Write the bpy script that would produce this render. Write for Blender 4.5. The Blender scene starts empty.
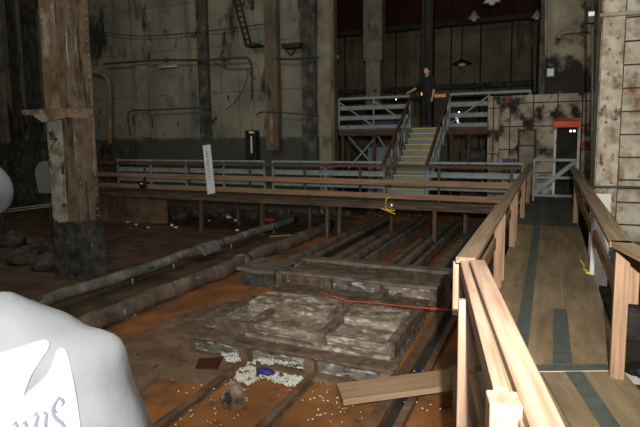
import bpy, bmesh, math, random
from mathutils import Matrix, Vector, noise, geometry
from mathutils.bvhtree import BVHTree
random.seed(7)
sc = bpy.context.scene
col = sc.collection
# ------------------------------------------------------------------ camera
F = 519.; PY = 194.; PITCH = math.atan(.11); ROLL = .012; CZ = 1.75
fw = Vector((0, math.cos(PITCH), -math.sin(PITCH))); r0 = Vector((1, 0, 0)); u0 = Vector((0, math.sin(PITCH), math.cos(PITCH)))
rt = r0*math.cos(ROLL) - u0*math.sin(ROLL); up = r0*math.sin(ROLL) + u0*math.cos(ROLL)
cam = bpy.data.cameras.new('camera'); co = bpy.data.objects.new('camera', cam); col.objects.link(co)
cam.sensor_width = 36; cam.lens = 36*F/640; cam.shift_y = (PY-213.5)/640; cam.clip_end = 200; cam.clip_start = .05
m3 = Matrix((rt, up, -fw)).transposed(); co.matrix_world = Matrix.Translation((0, 0, CZ)) @ m3.to_4x4()
sc.camera = co
def ray(x, y): return fw + rt*(x-320)/F + up*(PY-y)/F
# building grid: x across the walkway, y along it
M = Matrix.Translation((.95, 3.35, 0)) @ Matrix.Rotation(-math.atan2(.4067, .9135), 4, 'Z')
MI = M.inverted()
NR = Matrix.Translation((.95, 3.35, 0)) @ Matrix.Rotation(-math.atan2(.177, .984), 4, 'Z')   # near leg of the walkway
W = Matrix.Identity(4)
def onS(px, py, s):       # point on the grid plane y = s, in grid coordinates
    o = MI @ Vector((0, 0, CZ)); d = MI.to_3x3() @ ray(px, py)
    k = (s-o.y)/d.y; return o + d*k
def onZ(px, py, z):       # point on the level z, in grid coordinates
    d = ray(px, py); return MI @ (Vector((0, 0, CZ)) + d*((z-CZ)/d.z))

# ------------------------------------------------------------------ materials
def N(nt, t, **k):
    n = nt.nodes.new(t)
    for a, b in k.items(): setattr(n, a, b)
    return n
def mat(name, c1, c2, c3=None, scale=3, rough=.85, bump=.3, metal=0, stretch=(1, 1, 1), stain=None, splat=None, seams=None, rnd=True, band=None, emit=None, spec=.3):
    m = bpy.data.materials.new(name); m.use_nodes = True; nt = m.node_tree; L = nt.links.new
    b = nt.nodes['Principled BSDF']; b.inputs['Roughness'].default_value = rough; b.inputs['Metallic'].default_value = metal
    b.inputs['Specular IOR Level'].default_value = spec
    tc = N(nt, 'ShaderNodeTexCoord'); co_ = tc.outputs['Object']; base = co_
    if rnd:
        oi = N(nt, 'ShaderNodeObjectInfo'); mu = N(nt, 'ShaderNodeMath', operation='MULTIPLY'); mu.inputs[1].default_value = 37
        L(oi.outputs['Random'], mu.inputs[0]); ad = N(nt, 'ShaderNodeVectorMath', operation='ADD'); L(co_, ad.inputs[0]); L(mu.outputs[0], ad.inputs[1]); co_ = ad.outputs[0]
    def noi(sc_, st, det=8, src=None, ro=.6):
        mp = N(nt, 'ShaderNodeMapping'); mp.inputs['Scale'].default_value = st; L(src or co_, mp.inputs[0])
        n = N(nt, 'ShaderNodeTexNoise'); n.inputs['Scale'].default_value = sc_; n.inputs['Detail'].default_value = det; n.inputs['Roughness'].default_value = ro
        L(mp.outputs[0], n.inputs['Vector']); return n.outputs['Fac']
    def ramp(src, pts):
        r = N(nt, 'ShaderNodeValToRGB'); e = r.color_ramp.elements
        while len(e) < len(pts): e.new(.5)
        for i, (p, c) in enumerate(pts): e[i].position = p; e[i].color = (*c, 1) if len(c) == 3 else c
        L(src, r.inputs[0]); return r.outputs[0]
    def mix(fac, a, bb):
        x = N(nt, 'ShaderNodeMix', data_type='RGBA'); L(fac, x.inputs[0]); 
        if hasattr(a, 'links'): L(a, x.inputs[6])
        else: x.inputs[6].default_value = (*a, 1)
        if hasattr(bb, 'links'): L(bb, x.inputs[7])
        else: x.inputs[7].default_value = (*bb, 1)
        return x.outputs[2]
    n1 = noi(scale, stretch); pts = [(.35, c1), (.65, c2)] if c3 is None else [(.32, c1), (.5, c2), (.68, c3)]
    c = ramp(n1, pts); h = n1
    for st in (stain or []):      # (colour, scale, stretch, lo, hi)
        c = mix(ramp(noi(st[1], st[2]), [(st[3], (0, 0, 0)), (st[4], (1, 1, 1))]), c, st[0])
    if seams:                     # (width, height, mortar, colour)
        sp = N(nt, 'ShaderNodeSeparateXYZ'); L(base, sp.inputs[0]); cb = N(nt, 'ShaderNodeCombineXYZ')
        L(sp.outputs['X'], cb.inputs[0]); L(sp.outputs['Z'], cb.inputs[1])
        br = N(nt, 'ShaderNodeTexBrick'); br.offset = seams[4] if len(seams) > 4 else 0; br.inputs['Scale'].default_value = 1; br.inputs['Brick Width'].default_value = seams[0]; br.inputs['Row Height'].default_value = seams[1]
        br.inputs['Mortar Size'].default_value = seams[2]; br.inputs['Mortar Smooth'].default_value = .3
        L(cb.outputs[0], br.inputs['Vector']); c = mix(br.outputs['Fac'], c, seams[3])
    if band:                      # lower band in another colour: (z level in object space, colour, softness)
        sp = N(nt, 'ShaderNodeSeparateXYZ'); L(base, sp.inputs[0]); nn = noi(2.2, (1, 1, 1)); 
        a = N(nt, 'ShaderNodeMath', operation='MULTIPLY_ADD'); a.inputs[1].default_value = band[3] if len(band) > 3 else .5; L(nn, a.inputs[0]); L(sp.outputs['Z'], a.inputs[2])
        mr = N(nt, 'ShaderNodeMapRange'); mr.inputs['From Min'].default_value = band[0]-band[2]+.25; mr.inputs['From Max'].default_value = band[0]+band[2]+.25; mr.inputs['To Min'].default_value = .92; mr.inputs['To Max'].default_value = 0
        L(a.outputs[0], mr.inputs[0]); c = mix(mr.outputs[0], c, band[1])
    for st in (splat or []):
        c = mix(ramp(noi(st[1], st[2]), [(st[3], (0, 0, 0)), (st[4], (1, 1, 1))]), c, st[0])
    L(c, b.inputs['Base Color'])
    if bump:
        bn = N(nt, 'ShaderNodeBump'); bn.inputs['Strength'].default_value = bump; bn.inputs['Distance'].default_value = .02
        L(noi(scale*4, stretch), bn.inputs['Height']); L(bn.outputs[0], b.inputs['Normal'])
    if emit: b.inputs['Emission Color'].default_value = (*emit[0], 1); b.inputs['Emission Strength'].default_value = emit[1]
    return m
I3 = (1, 1, 1)
BLK = (.030, .030, .024)
m_wall = mat('stained_concrete', (.125, .13, .10), (.20, .20, .155), (.30, .25, .17), .55, stain=[(BLK, .55, (1.3, 1, .5), .56, .62), (BLK, 2.0, (1.4, 1, .6), .60, .66), ((.07, .075, .06), 1.1, (2.2, 1, .12), .55, .72)], seams=(2.6, 1.75, .012, (.06, .06, .045)), band=(1.62, (.05, .055, .043), .05, .25))
m_wall2 = mat('stained_cream_concrete', (.16, .14, .09), (.30, .265, .18), (.38, .34, .25), 1.4, stain=[(BLK, 1.1, (1, 1, .7), .50, .58), ((.10, .05, .02), 2, I3, .58, .7)])
m_far = mat('far_wall_panels', (.10, .088, .05), (.16, .14, .085), (.21, .19, .11), .8, stain=[(BLK, 1.3, (2, 1, .25), .55, .68)], seams=(1.5, 4.2, .05, (.02, .02, .015)))
m_red = mat('red_oxide_panels', (.03, .009, .006), (.06, .017, .012), None, 1, seams=(1.5, 5, .06, (.02, .012, .01)))
m_block = mat('peeling_block_wall', (.18, .14, .10), (.33, .29, .22), (.45, .42, .35), 2.6, stain=[((.02,.018,.014), 2.3, (1, 1, .8), .50, .62), ((.20, .08, .035), 3.1, I3, .56, .66)], seams=(.62, .66, .018, (.035, .02, .012)))
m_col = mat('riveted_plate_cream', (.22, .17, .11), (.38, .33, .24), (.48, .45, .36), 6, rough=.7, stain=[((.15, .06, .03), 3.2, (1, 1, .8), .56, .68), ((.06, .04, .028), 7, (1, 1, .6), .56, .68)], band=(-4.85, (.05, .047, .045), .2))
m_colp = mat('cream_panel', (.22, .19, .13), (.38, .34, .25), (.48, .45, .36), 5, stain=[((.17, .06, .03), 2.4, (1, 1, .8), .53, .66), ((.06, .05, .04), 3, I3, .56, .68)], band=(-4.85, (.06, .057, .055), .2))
m_seam = mat('dark_seam_steel', (.03, .015, .01), (.08, .035, .02), rough=.8)
m_pill = mat('rusty_riveted_steel', (.14, .075, .04), (.23, .14, .08), (.33, .25, .17), 2.3, stain=[((.36, .35, .29), 2.1, (1, 1, .5), .56, .62), (BLK, 2.6, (1, 1, .6), .60, .68)])
m_pillow = mat('pale_mottled_rust', (.17, .12, .08), (.33, .29, .22), (.46, .45, .39), 5, stain=[((.05, .035, .02), 5, (1, 1, .7), .56, .64), ((.40, .40, .35), 3, (1, 1, .6), .56, .62)])
m_pill2 = mat('streaked_pillar_side', (.09, .06, .038), (.17, .12, .075), (.20, .18, .13), 4, stretch=(1, 1, .8), stain=[(BLK, 2.6, (3, 3, .3), .54, .64), ((.44, .43, .36), 3, (4, 4, .3), .63, .68)])
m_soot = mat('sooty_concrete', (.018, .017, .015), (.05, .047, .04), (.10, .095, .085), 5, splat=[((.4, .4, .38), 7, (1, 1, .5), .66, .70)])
m_dpil = mat('dark_pilaster', (.02, .021, .017), (.055, .055, .043), (.13, .125, .095), 3.5, stretch=(1, 1, .7))
m_bpil = mat('brown_pilaster', (.075, .055, .038), (.14, .11, .075), (.19, .16, .115), 1.6, stretch=(1, 1, .4), stain=[(BLK, 2, (2, 1, .4), .58, .66)])
m_lpil = mat('pale_concrete_column', (.12, .11, .08), (.21, .195, .14), (.28, .265, .20), 1.6, stain=[(BLK, 2, (1, 1, .6), .60, .7)])
m_sand = None
m_ledge = mat('brown_stained_concrete', (.09, .055, .03), (.16, .10, .06), (.23, .16, .10), 3, bump=.6, stain=[((.05, .035, .025), 6, I3, .58, .7)])
m_crust = mat('crusted_concrete', (.055, .05, .045), (.13, .11, .09), (.22, .18, .14), 5, bump=.8, splat=[((.42, .44, .40), 9, (.6, 1, 2.2), .54, .64)])
m_crust2 = mat('lime_crusted_brick', (.09, .06, .04), (.19, .145, .105), (.28, .23, .175), 6, bump=.9, splat=[((.44, .44, .38), 8.5, (.7, 1, 1.8), .53, .65)])
m_dirty = mat('brown_crusted_concrete', (.06, .04, .028), (.12, .08, .055), (.19, .14, .10), 6, bump=.9, splat=[((.5, .48, .42), 9, I3, .64, .68)])
m_beam = mat('rusted_floor_steel', (.07, .055, .042), (.14, .115, .085), (.21, .18, .14), 4, rough=.7, bump=.5)
m_rbeam = mat('brown_rusted_steel', (.07, .038, .02), (.13, .075, .04), (.19, .13, .08), 5, rough=.75, bump=.5)
m_void = mat('black_steel_and_shade', (.018, .017, .014), (.035, .032, .026), bump=.5)  # black steel, also painted shade in the block recesses and doorway
m_lum = mat('new_lumber', (.25, .15, .095), (.35, .23, .155), (.43, .30, .21), 5, rough=.7, bump=.08, stretch=(.35, 6, 6), stain=[((.30, .10, .045), 3, (.8, 3, 3), .66, .72)])
m_post = mat('orange_post_lumber', (.17, .098, .052), (.27, .165, .095), (.34, .22, .135), 5, rough=.7, bump=.1, stretch=(.35, 6, 6))
m_lum2 = mat('weathered_handrail_lumber', (.13, .085, .048), (.21, .145, .085), (.29, .21, .13), 5, rough=.75, bump=.15, stretch=(.3, 7, 7), stain=[((.11, .06, .03), 3, (.6, 2, 2), .60, .72)])
m_lum3 = mat('tan_plank', (.22, .14, .075), (.31, .21, .12), (.37, .26, .155), 3, rough=.8, bump=.15, stretch=(.3, 7, 7))
m_fence = mat('tan_fence_board', (.15, .088, .048), (.25, .15, .082), (.32, .205, .12), 4, rough=.75, stretch=(.3, 5, 5), stain=[((.10, .06, .035), 2, (.6, 1, 1), .62, .7)])
m_postd = mat('grimy_post_timber', (.05, .03, .018), (.10, .065, .04), (.15, .10, .06), 4, stretch=(.4, 4, 4))
m_drail = mat('dark_brown_handrail', (.045, .022, .012), (.085, .045, .024), (.12, .065, .035), 4, stretch=(.3, 5, 5))
m_ply = mat('worn_plywood', (.14, .098, .053), (.20, .145, .080), (.265, .20, .115), 2.4, rough=.8, bump=.12, stretch=(3.5, .5, 1), stain=[((.13, .085, .045), 5, (2.5, 1, 1), .60, .72), ((.30, .25, .17), 1.6, I3, .6, .75)])
m_plyd = mat('dark_grip_panel', (.06, .055, .04), (.095, .085, .06), (.13, .11, .075), 3)
m_grip = mat('grey_grip_strip', (.055, .065, .054), (.085, .096, .08), None, 12, rough=.9, bump=.4)
m_pale = mat('pale_seam_wood', (.42, .33, .2), (.5, .4, .26))
m_blue = mat('blue_grey_steel', (.15, .185, .19), (.21, .25, .255), (.26, .30, .30), 3, rough=.55, bump=.05, stain=[((.08, .07, .05), 4, I3, .62, .7)])
m_tread = mat('grey_green_tread', (.17, .19, .175), (.22, .245, .225), rough=.6, bump=.1)
m_yel = mat('yellow_nosing', (.55, .40, .07), (.66, .50, .11), rough=.6, bump=0)
m_maroon = mat('maroon_steel', (.05, .022, .016), (.085, .038, .028), (.11, .055, .04), 3)
m_pipe = mat('wrapped_grey_pipe', (.07, .065, .052), (.15, .145, .125), (.27, .265, .24), 3, bump=.5, stain=[((.05, .04, .03), 4, I3, .58, .64)])
m_pipe2 = mat('dirty_brown_pipe', (.05, .04, .03), (.12, .09, .065), (.20, .16, .12), 3, bump=.6, splat=[((.36, .34, .30), 5, I3, .66, .70)])
m_cond = mat('dark_conduit', (.03, .03, .025), (.07, .07, .06), rough=.6)
m_cond2 = mat('pale_conduit', (.22, .21, .17), (.34, .33, .27), rough=.6)
m_orp = mat('orange_rust_pipe', (.20, .11, .04), (.30, .18, .07))
m_white = mat('white_plastic', (.62, .62, .60), (.74, .74, .72), rough=.4, bump=0)
m_offw = mat('chalky_white_paint', (.50, .48, .42), (.66, .64, .58), rough=.8, stain=[((.2, .13, .07), 5, I3, .6, .7)])
m_black = mat('black_metal', (.01, .01, .01), (.025, .025, .025), rough=.5)
m_grey = mat('grey_panel', (.20, .215, .215), (.25, .265, .265), rough=.7)
m_sack = mat('grey_sacking', (.08, .08, .068), (.14, .14, .12), (.19, .19, .165), 5, bump=.6)
m_rock = mat('pinkish_rock', (.08, .05, .03), (.20, .13, .085), (.34, .26, .19), 6, bump=.9, stain=[((.03, .028, .022), 5, I3, .52, .6)])
m_chip = mat('white_chips', (.55, .56, .48), (.74, .75, .66), rough=.9, bump=0)
m_bl = mat('blue_plastic', (.03, .03, .16), (.05, .045, .24), rough=.5)
m_mar = mat('maroon_plate', (.045, .007, .006), (.075, .012, .010), rough=.6)
m_dbr = mat('dark_rubble', (.02, .018, .014), (.06, .055, .045), (.12, .11, .09), 5, bump=.8)
m_dbr2 = mat('brown_dirt', (.03, .024, .018), (.07, .055, .042), (.11, .09, .07), 3, bump=.6)
m_redp = mat('red_plastic', (.35, .03, .02), (.5, .05, .03))
m_redsign = mat('red_painted_canopy', (.62, .07, .035), (.80, .12, .06), rough=.5, bump=0)
m_cord = mat('red_cord', (.42, .06, .03), (.55, .09, .04), bump=0)
m_yp = mat('yellow_paint', (.62, .45, .03), (.75, .56, .05), rough=.5, bump=0)
m_chrome = mat('polished_reflector', (.6, .6, .58), (.7, .7, .68), rough=.25, metal=.9, bump=0)
m_bulb_sparkle = mat('bright_bulb_and_sparkle', (.9, .9, .85), (.9, .9, .85), bump=0, emit=((1, .96, .88), 4))
m_amb = mat('amber_bulb', (.9, .5, .2), (.9, .5, .2), bump=0, emit=((1, .42, .12), 1.0))
m_tube = mat('lit_tube', (.9, .9, .9), (.9, .9, .9), bump=0, emit=((.95, .97, 1), .12))
m_skin = mat('skin', (.50, .29, .20), (.60, .37, .27), rough=.55, bump=.05)
m_hair = mat('dark_hair', (.03, .02, .012), (.06, .04, .025), bump=.5)
m_shirt = mat('light_grey_shirt', (.49, .52, .55), (.54, .57, .60), None, 9, rough=.95, bump=.12)
m_print = mat('white_shirt_print', (.93, .93, .93), (.96, .96, .96), rough=.8, bump=0)
m_letter = mat('violet_grey_lettering', (.42, .40, .56), (.52, .50, .66), bump=0)
m_dark = mat('dark_cloth', (.010, .011, .014), (.022, .023, .028), rough=.9)
m_jean = mat('navy_jeans', (.03, .045, .09), (.05, .07, .13), rough=.9)
m_boot = mat('brown_boot', (.06, .035, .02), (.10, .06, .035))
m_hat = mat('pale_grey_hard_hat', (.20, .225, .26), (.23, .26, .295), rough=.1, bump=0, spec=.6)
m_navy = mat('blue_paint_patch', (.04, .06, .13), (.07, .09, .18))

# ------------------------------------------------------------------ mesh helpers
def nb(): return bmesh.new()
def box(bm, x0, x1, y0, y1, z0, z1, bev=0):
    r = bmesh.ops.create_cube(bm, size=1)
    for v in r['verts']:
        v.co = Vector(((x0+x1)/2 + v.co.x*(x1-x0), (y0+y1)/2 + v.co.y*(y1-y0), (z0+z1)/2 + v.co.z*(z1-z0)))
    if bev:
        es = list({e for v in r['verts'] for e in v.link_edges}); bmesh.ops.bevel(bm, geom=es, offset=bev, segments=1, affect='EDGES')
    return bm
def tube(bm, pts, r, n=10, jit=0):
    pts = [Vector(p) for p in pts]; rings = []
    rr = r if isinstance(r, (list, tuple)) else [r]*len(pts)
    for i, p in enumerate(pts):
        d = (pts[min(i+1, len(pts)-1)] - pts[max(i-1, 0)]).normalized()
        a = d.cross(Vector((0, 0, 1)));
        if a.length < .1: a = Vector((1, 0, 0))
        a.normalize(); b = a.cross(d).normalized()
        rings.append([bm.verts.new(p + (a*math.cos(2*math.pi*k/n) + b*math.sin(2*math.pi*k/n))*rr[i]*(1+jit*(noise.noise(p*3+Vector((k, 0, i*.3)))))) for k in range(n)])
    for i in range(len(rings)-1):
        for k in range(n): bm.faces.new((rings[i][k], rings[i][(k+1) % n], rings[i+1][(k+1) % n], rings[i+1][k]))
    bm.faces.new(rings[0][::-1]); bm.faces.new(rings[-1]); return bm
def curvepts(pts, k=8):
    pts = [Vector(p) for p in pts]; out = []
    P = [pts[0]] + pts + [pts[-1]]
    for i in range(1, len(P)-2):
        for j in range(k):
            t = j/k; a, b, c, d = P[i-1], P[i], P[i+1], P[i+2]
            out.append(.5*((2*b) + (c-a)*t + (2*a-5*b+4*c-d)*t*t + (3*b-a-3*c+d)*t**3))
    return out + [pts[-1]]
def ball(bm, c, rx, ry=None, rz=None, sub=2):
    ry = ry or rx; rz = rz or rx
    r = bmesh.ops.create_icosphere(bm, subdivisions=sub, radius=1)
    for v in r['verts']: v.co = Vector((c[0]+v.co.x*rx, c[1]+v.co.y*ry, c[2]+v.co.z*rz))
    return r['verts']
def prism(bm, poly, y0, y1, axis='y'):
    def P(a, b, c): return (a, c, b) if axis == 'y' else ((a, b, c) if axis == 'z' else (c, a, b))
    A = [bm.verts.new(P(a, b, y0)) for a, b in poly]; B = [bm.verts.new(P(a, b, y1)) for a, b in poly]
    n = len(poly); bm.faces.new(A); bm.faces.new(B[::-1])
    for i in range(n): bm.faces.new((A[i], B[i], B[(i+1) % n], A[(i+1) % n]))
    return bm
def rough(bm, amt, fr=3, seed=0, cuts=0):
    if cuts: bmesh.ops.subdivide_edges(bm, edges=bm.edges[:], cuts=cuts, use_grid_fill=True)
    for v in bm.verts:
        p = v.co*fr + Vector((seed, seed*1.7, 0)); v.co += Vector((noise.noise(p), noise.noise(p+Vector((9, 0, 0))), noise.noise(p+Vector((0, 9, 0)))))*amt
    return bm
def put(name, bm, m, parent=None, fr=M, smooth=False, local=None):
    """link a bmesh as one mesh object; coordinates are in frame fr"""
    bmesh.ops.recalc_face_normals(bm, faces=bm.faces)
    if local is None:
        xs = [v.co for v in bm.verts]
        c = Vector([(min(p[i] for p in xs)+max(p[i] for p in xs))/2 for i in range(3)])
        for v in bm.verts: v.co -= c
        Mw = fr @ Matrix.Translation(c)
    else: Mw = local
    me = bpy.data.meshes.new(name); bm.to_mesh(me); bm.free(); me.materials.append(m)
    if smooth:
        for p in me.polygons: p.use_smooth = True
    o = bpy.data.objects.new(name, me); col.objects.link(o)
    if parent is not None:
        o.parent = parent; o.matrix_local = WM(parent).inverted() @ Mw
    else: o.matrix_world = Mw
    WMS[o] = Mw
    return o
WMS = {}
def WM(o): return WMS[o]
def thing(name, loc, label, cat, group=None, fr=M):
    o = bpy.data.objects.new(name, None); o.empty_display_size = .1; col.objects.link(o)
    Mw = fr @ Matrix.Translation(Vector(loc)); o.matrix_world = Mw; WMS[o] = Mw
    return tag(o, label, cat, group)
def tag(o, label, cat=None, group=None, kind=None):
    o['label'] = label
    if cat: o['category'] = cat
    if group: o['group'] = group
    if kind: o['kind'] = kind
    return o
def struct(o): o['kind'] = 'structure'; return o
def board(name, p0, p1, w, h, m, parent=None, fr=M, bev=.004, side=None):
    """plank from p0 to p1 (centre line); w horizontal width, h the other"""
    p0 = fr @ Vector(p0); p1 = fr @ Vector(p1); x = (p1-p0).normalized(); L = (p1-p0).length
    s = (fr.to_3x3() @ Vector(side)) if side else Vector((0, 0, 1)).cross(x)
    if s.length < .05: s = fr.to_3x3() @ Vector((0, 1, 0))
    y = (s - x*s.dot(x)).normalized(); z = x.cross(y)
    Mw = Matrix.Translation((p0+p1)/2) @ Matrix((x, y, z)).transposed().to_4x4()
    return put(name, box(nb(), -L/2, L/2, -w/2, w/2, -h/2, h/2, bev), m, parent, local=Mw)
def rod(name, pts, r, m, parent=None, fr=M, n=8): return put(name, tube(nb(), pts, r, n), m, parent, fr, True)

# ------------------------------------------------------------------ setting
S1 = 13.6
def sandmat():
    m = mat('rust_sand_ground', (.17, .07, .022), (.26, .105, .03), (.36, .15, .045), 1.6, rough=.8, bump=.35, rnd=False,
            stain=[((.10, .055, .03), 1.3, I3, .50, .66), ((.045, .03, .018), 5, I3, .60, .72)], splat=[((.6, .58, .48), 16, I3, .72, .735)])
    nt = m.node_tree; L = nt.links.new; b = nt.nodes['Principled BSDF']; src = b.inputs['Base Color'].links[0].from_socket
    tc = N(nt, 'ShaderNodeTexCoord'); sp = N(nt, 'ShaderNodeSeparateXYZ'); L(tc.outputs['Object'], sp.inputs[0])
    nn = N(nt, 'ShaderNodeTexNoise'); nn.inputs['Scale'].default_value = 2.2; nn.inputs['Detail'].default_value = 8; L(tc.outputs['Object'], nn.inputs['Vector'])
    a = N(nt, 'ShaderNodeMath', operation='MULTIPLY_ADD'); a.inputs[1].default_value = 1.1; L(nn.outputs['Fac'], a.inputs[0]); L(sp.outputs['X'], a.inputs[2])
    mr = N(nt, 'ShaderNodeMapRange'); mr.inputs['From Min'].default_value = -5.15; mr.inputs['From Max'].default_value = -4.75; L(a.outputs[0], mr.inputs[0])
    r = N(nt, 'ShaderNodeValToRGB'); r.color_ramp.elements[0].color = (.045, .028, .016, 1); r.color_ramp.elements[1].color = (.105, .066, .04, 1); r.color_ramp.elements[0].position = .35; r.color_ramp.elements[1].position = .65; L(nn.outputs['Fac'], r.inputs[0])
    x = N(nt, 'ShaderNodeMix', data_type='RGBA'); L(mr.outputs[0], x.inputs[0]); L(r.outputs[0], x.inputs[6]); L(src, x.inputs[7]); L(x.outputs[2], b.inputs['Base Color'])
    return m
m_sand = sandmat()
fl = nb(); bmesh.ops.create_grid(fl, x_segments=90, y_segments=90, size=1)
for v in fl.verts:
    x = v.co.x*19 - 9; y = v.co.y*20 + 8; v.co = Vector((x, y, -1 + .03*noise.noise(Vector((x*1.2, y*1.2, 0))) - .02))
struct(put('floor', fl, m_sand, local=M, smooth=True))
struct(put('floor_side', box(nb(), 1.12, 9.9, -5, 13.5, -1.05, -.975), m_dbr2, local=M))
def wall(name, x0, x1, y0, y1, z0, z1, m, origin=None):
    b = box(nb(), x0, x1, y0, y1, z0, z1); return struct(put(name, b, m))
tR = -6.45
# walls keep object space on grid axes; z=0 of band is relative to the centre
wl = box(nb(), -28, tR-.3, S1, S1+.5, -1.1, 11); o = put('wall_left_hall', wl, m_wall, local=M); struct(o)
wl = box(nb(), .25, 10, S1, S1+.5, -1.1, 11); struct(put('wall_right_hall', wl, m_wall2, local=M))
struct(put('wall_far', box(nb(), -16, 10, 25, 25.5, -1.1, 7.6), m_far, local=M))
struct(put('wall_far_upper', box(nb(), -16, 10, 25, 25.5, 7.6, 11), m_red, local=M))
struct(put('wall_left', box(nb(), -28.5, -28, -12, S1+.5, -1.1, 11), m_wall2))
struct(put('wall_inner_left', box(nb(), -16.5, -16, S1+.5, 25.5, -1.1, 11), m_dpil))
struct(put('wall_right', box(nb(), 10, 10.5, -12, 25.5, -1.1, 11), m_wall2))
struct(put('wall_back', box(nb(), -28.5, 10.5, -12.5, -12, -1.1, 11), m_wall2))
struct(put('ceiling', box(nb(), -28.5, 10.5, -12.5, 25.5, 11, 11.3), m_dpil))
# lower block wall at the end of the walkway, with the doorway cut out of it
bw = nb(); d0 = onS(556, 150, 12.6).x; d1 = onS(577, 150, 12.6).x; bz = onS(540, 94.5, 12.6).z; bx0 = onS(488, 150, 12.6).x
box(bw, bx0, d0, 12.6, 12.95, -1, bz); box(bw, d1, 2.6, 12.6, 12.95, -1, bz); box(bw, d0, d1, 12.6, 12.95, 1.98, bz); box(bw, d0, d1, 12.6, 12.95, -1, 0)
struct(put('wall_block', bw, m_block, local=M))
struct(put('door_shade_1', box(nb(), d0-.05, d1+.05, 13.1, 13.16, 0, 2.0), m_void))  # black sheet painting the dark inside the open doorway
fr_ = nb(); box(fr_, d0-.06, d0, 12.52, 12.6, 0, 2.0); box(fr_, d1, d1+.06, 12.52, 12.6, 0, 2.0); struct(put('trim_1', fr_, m_offw))
# second small closed hatch in the block wall
a = onS(520, 131, 12.6); b = onS(533.5, 165, 12.6)
t_ = thing('steel_hatch', (a.x, 12.6, b.z-.3), 'narrow pale steel hatch set in peeling block wall left of the dark doorway', 'hatch')
hb = nb(); box(hb, a.x, b.x, 12.54, 12.6, b.z-.3, a.z); put('hatch_leaf', hb, m_lpil, t_)
fb = nb(); box(fb, a.x-.05, a.x, 12.51, 12.6, b.z-.3, a.z+.05); box(fb, b.x, b.x+.05, 12.51, 12.6, b.z-.3, a.z+.05); box(fb, a.x, b.x, 12.51, 12.6, a.z, a.z+.05); box(fb, a.x, b.x, 12.51, 12.6, 1.42, 1.46); put('frame', fb, m_seam, t_)
put('latch', ball_bm if False else box(nb(), (a.x+b.x)/2-.03, (a.x+b.x)/2+.03, 12.5, 12.54, 1.75, 1.82), m_black, t_)
# dark holes knocked in the block wall / blue patch
a = onS(502.5, 158.5, 12.6); b = onS(516, 165, 12.6)
tag(put('blue_plaque', box(nb(), a.x, b.x, 12.54, 12.595, b.z, a.z), m_navy), 'small blue painted panel low on the peeling block wall', 'panel')
a = onS(553.5, 121.5, 12.4); b = onS(580.5, 127, 12.4)
t_ = thing('door_canopy', (a.x, 12.6, b.z), 'bright red canopy strip above the dark doorway', 'canopy')
cb = nb(); prism(cb, [(12.3, b.z), (12.6, b.z), (12.6, a.z+.05), (12.34, a.z)], a.x, b.x, 'x'); put('canopy_body', cb, m_redsign, t_)
for q in (-1, 1): put('bracket', box(nb(), (a.x+b.x)/2+q*.28-.02, (a.x+b.x)/2+q*.28+.02, 12.45, 12.6, b.z-.06, b.z), m_black, t_)
lx = onS(572.5, 131, 12.9)
t_ = thing('twin_lamp', (lx.x, 12.95, lx.z-.05), 'pair of small white lit lamps inside the top of the doorway', 'lamp')
put('housing', box(nb(), lx.x-.09, lx.x+.09, 12.92, 12.99, lx.z-.05, lx.z+.05), m_black, t_)
for q in (-1, 1):
    bb = nb(); ball(bb, (lx.x+q*.045, 12.91, lx.z), .028); put('bulb', bb, m_bulb_sparkle, t_)
a = onS(584, 143, 12.6)
tag(put('red_alarm_box', box(nb(), a.x-.1, a.x+.1, 12.5, 12.6, a.z-.06, a.z+.06, .01), m_redp), 'small red box on the wall right of the dark doorway', 'alarm box')

# pilasters on the hall walls (structure)
k = 1
def pil(x0, x1, y0, y1, s, m, d=.22, w=False):
    global k
    a = onS(x0, (y0+y1)/2, s); b = onS(x1, (y0+y1)/2, s); top = onS((x0+x1)/2, y0, s).z if y0 > 0 else 11; bot = onS((x0+x1)/2, y1, s).z
    struct(put('trim_%d' % (k+1), rough(box(nb(), a.x, b.x, s-d, s, bot, top), .01), m)); k += 1
pil(269, 281, 0, 150, S1, m_bpil, .3); pil(200, 210, 0, 137, S1, m_dpil, .15); pil(139, 150, 62, 137, S1, m_lpil, .12)
pil(14, 20, 0, 150, S1, m_dpil, .2); pil(30, 40, 0, 150, S1, m_dpil, .3); pil(0, 5, 0, 150, S1, m_lpil, .2); pil(303, 317, 0, 160, S1, m_dpil, .1)
pil(367, 385, 0, 62, 19, m_lpil, .5); pil(369, 383, 62, 110, 19, m_lpil, .45)
pil(540, 546, 0, 95, S1-.02, m_dpil, .15)
pil(488, 499, 97, 165, 12.6, m_block, .12)
# far hall horizontals: beams and pipes
for (y0, y1, s, mm) in [(79, 84, 23, m_soot), (90, 93, 22, m_soot), (11, 15, 20, m_void)]:
    a = onS(330, y0, s); b = onS(560, y1, s); struct(put('trim_%d' % (k+1), box(nb(), a.x-4, b.x+1, s, s+.3, b.z, b.z+(y1-y0)*.05), mm)); k += 1

# ------------------------------------------------------------------ columns
def rivets(bm, x, zs, y, r=.016, sgn=-1, axis='y'):
    for z in zs:
        c = (x, y, z) if axis == 'y' else (y, x, z)
        s_ = bmesh.ops.create_icosphere(bm, subdivisions=1, radius=r)
        for v in s_['verts']: v.co += Vector(c)
def zr(a, b, st):
    o_ = []; z = a
    while z < b: o_.append(z); z += st
    return o_
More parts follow.
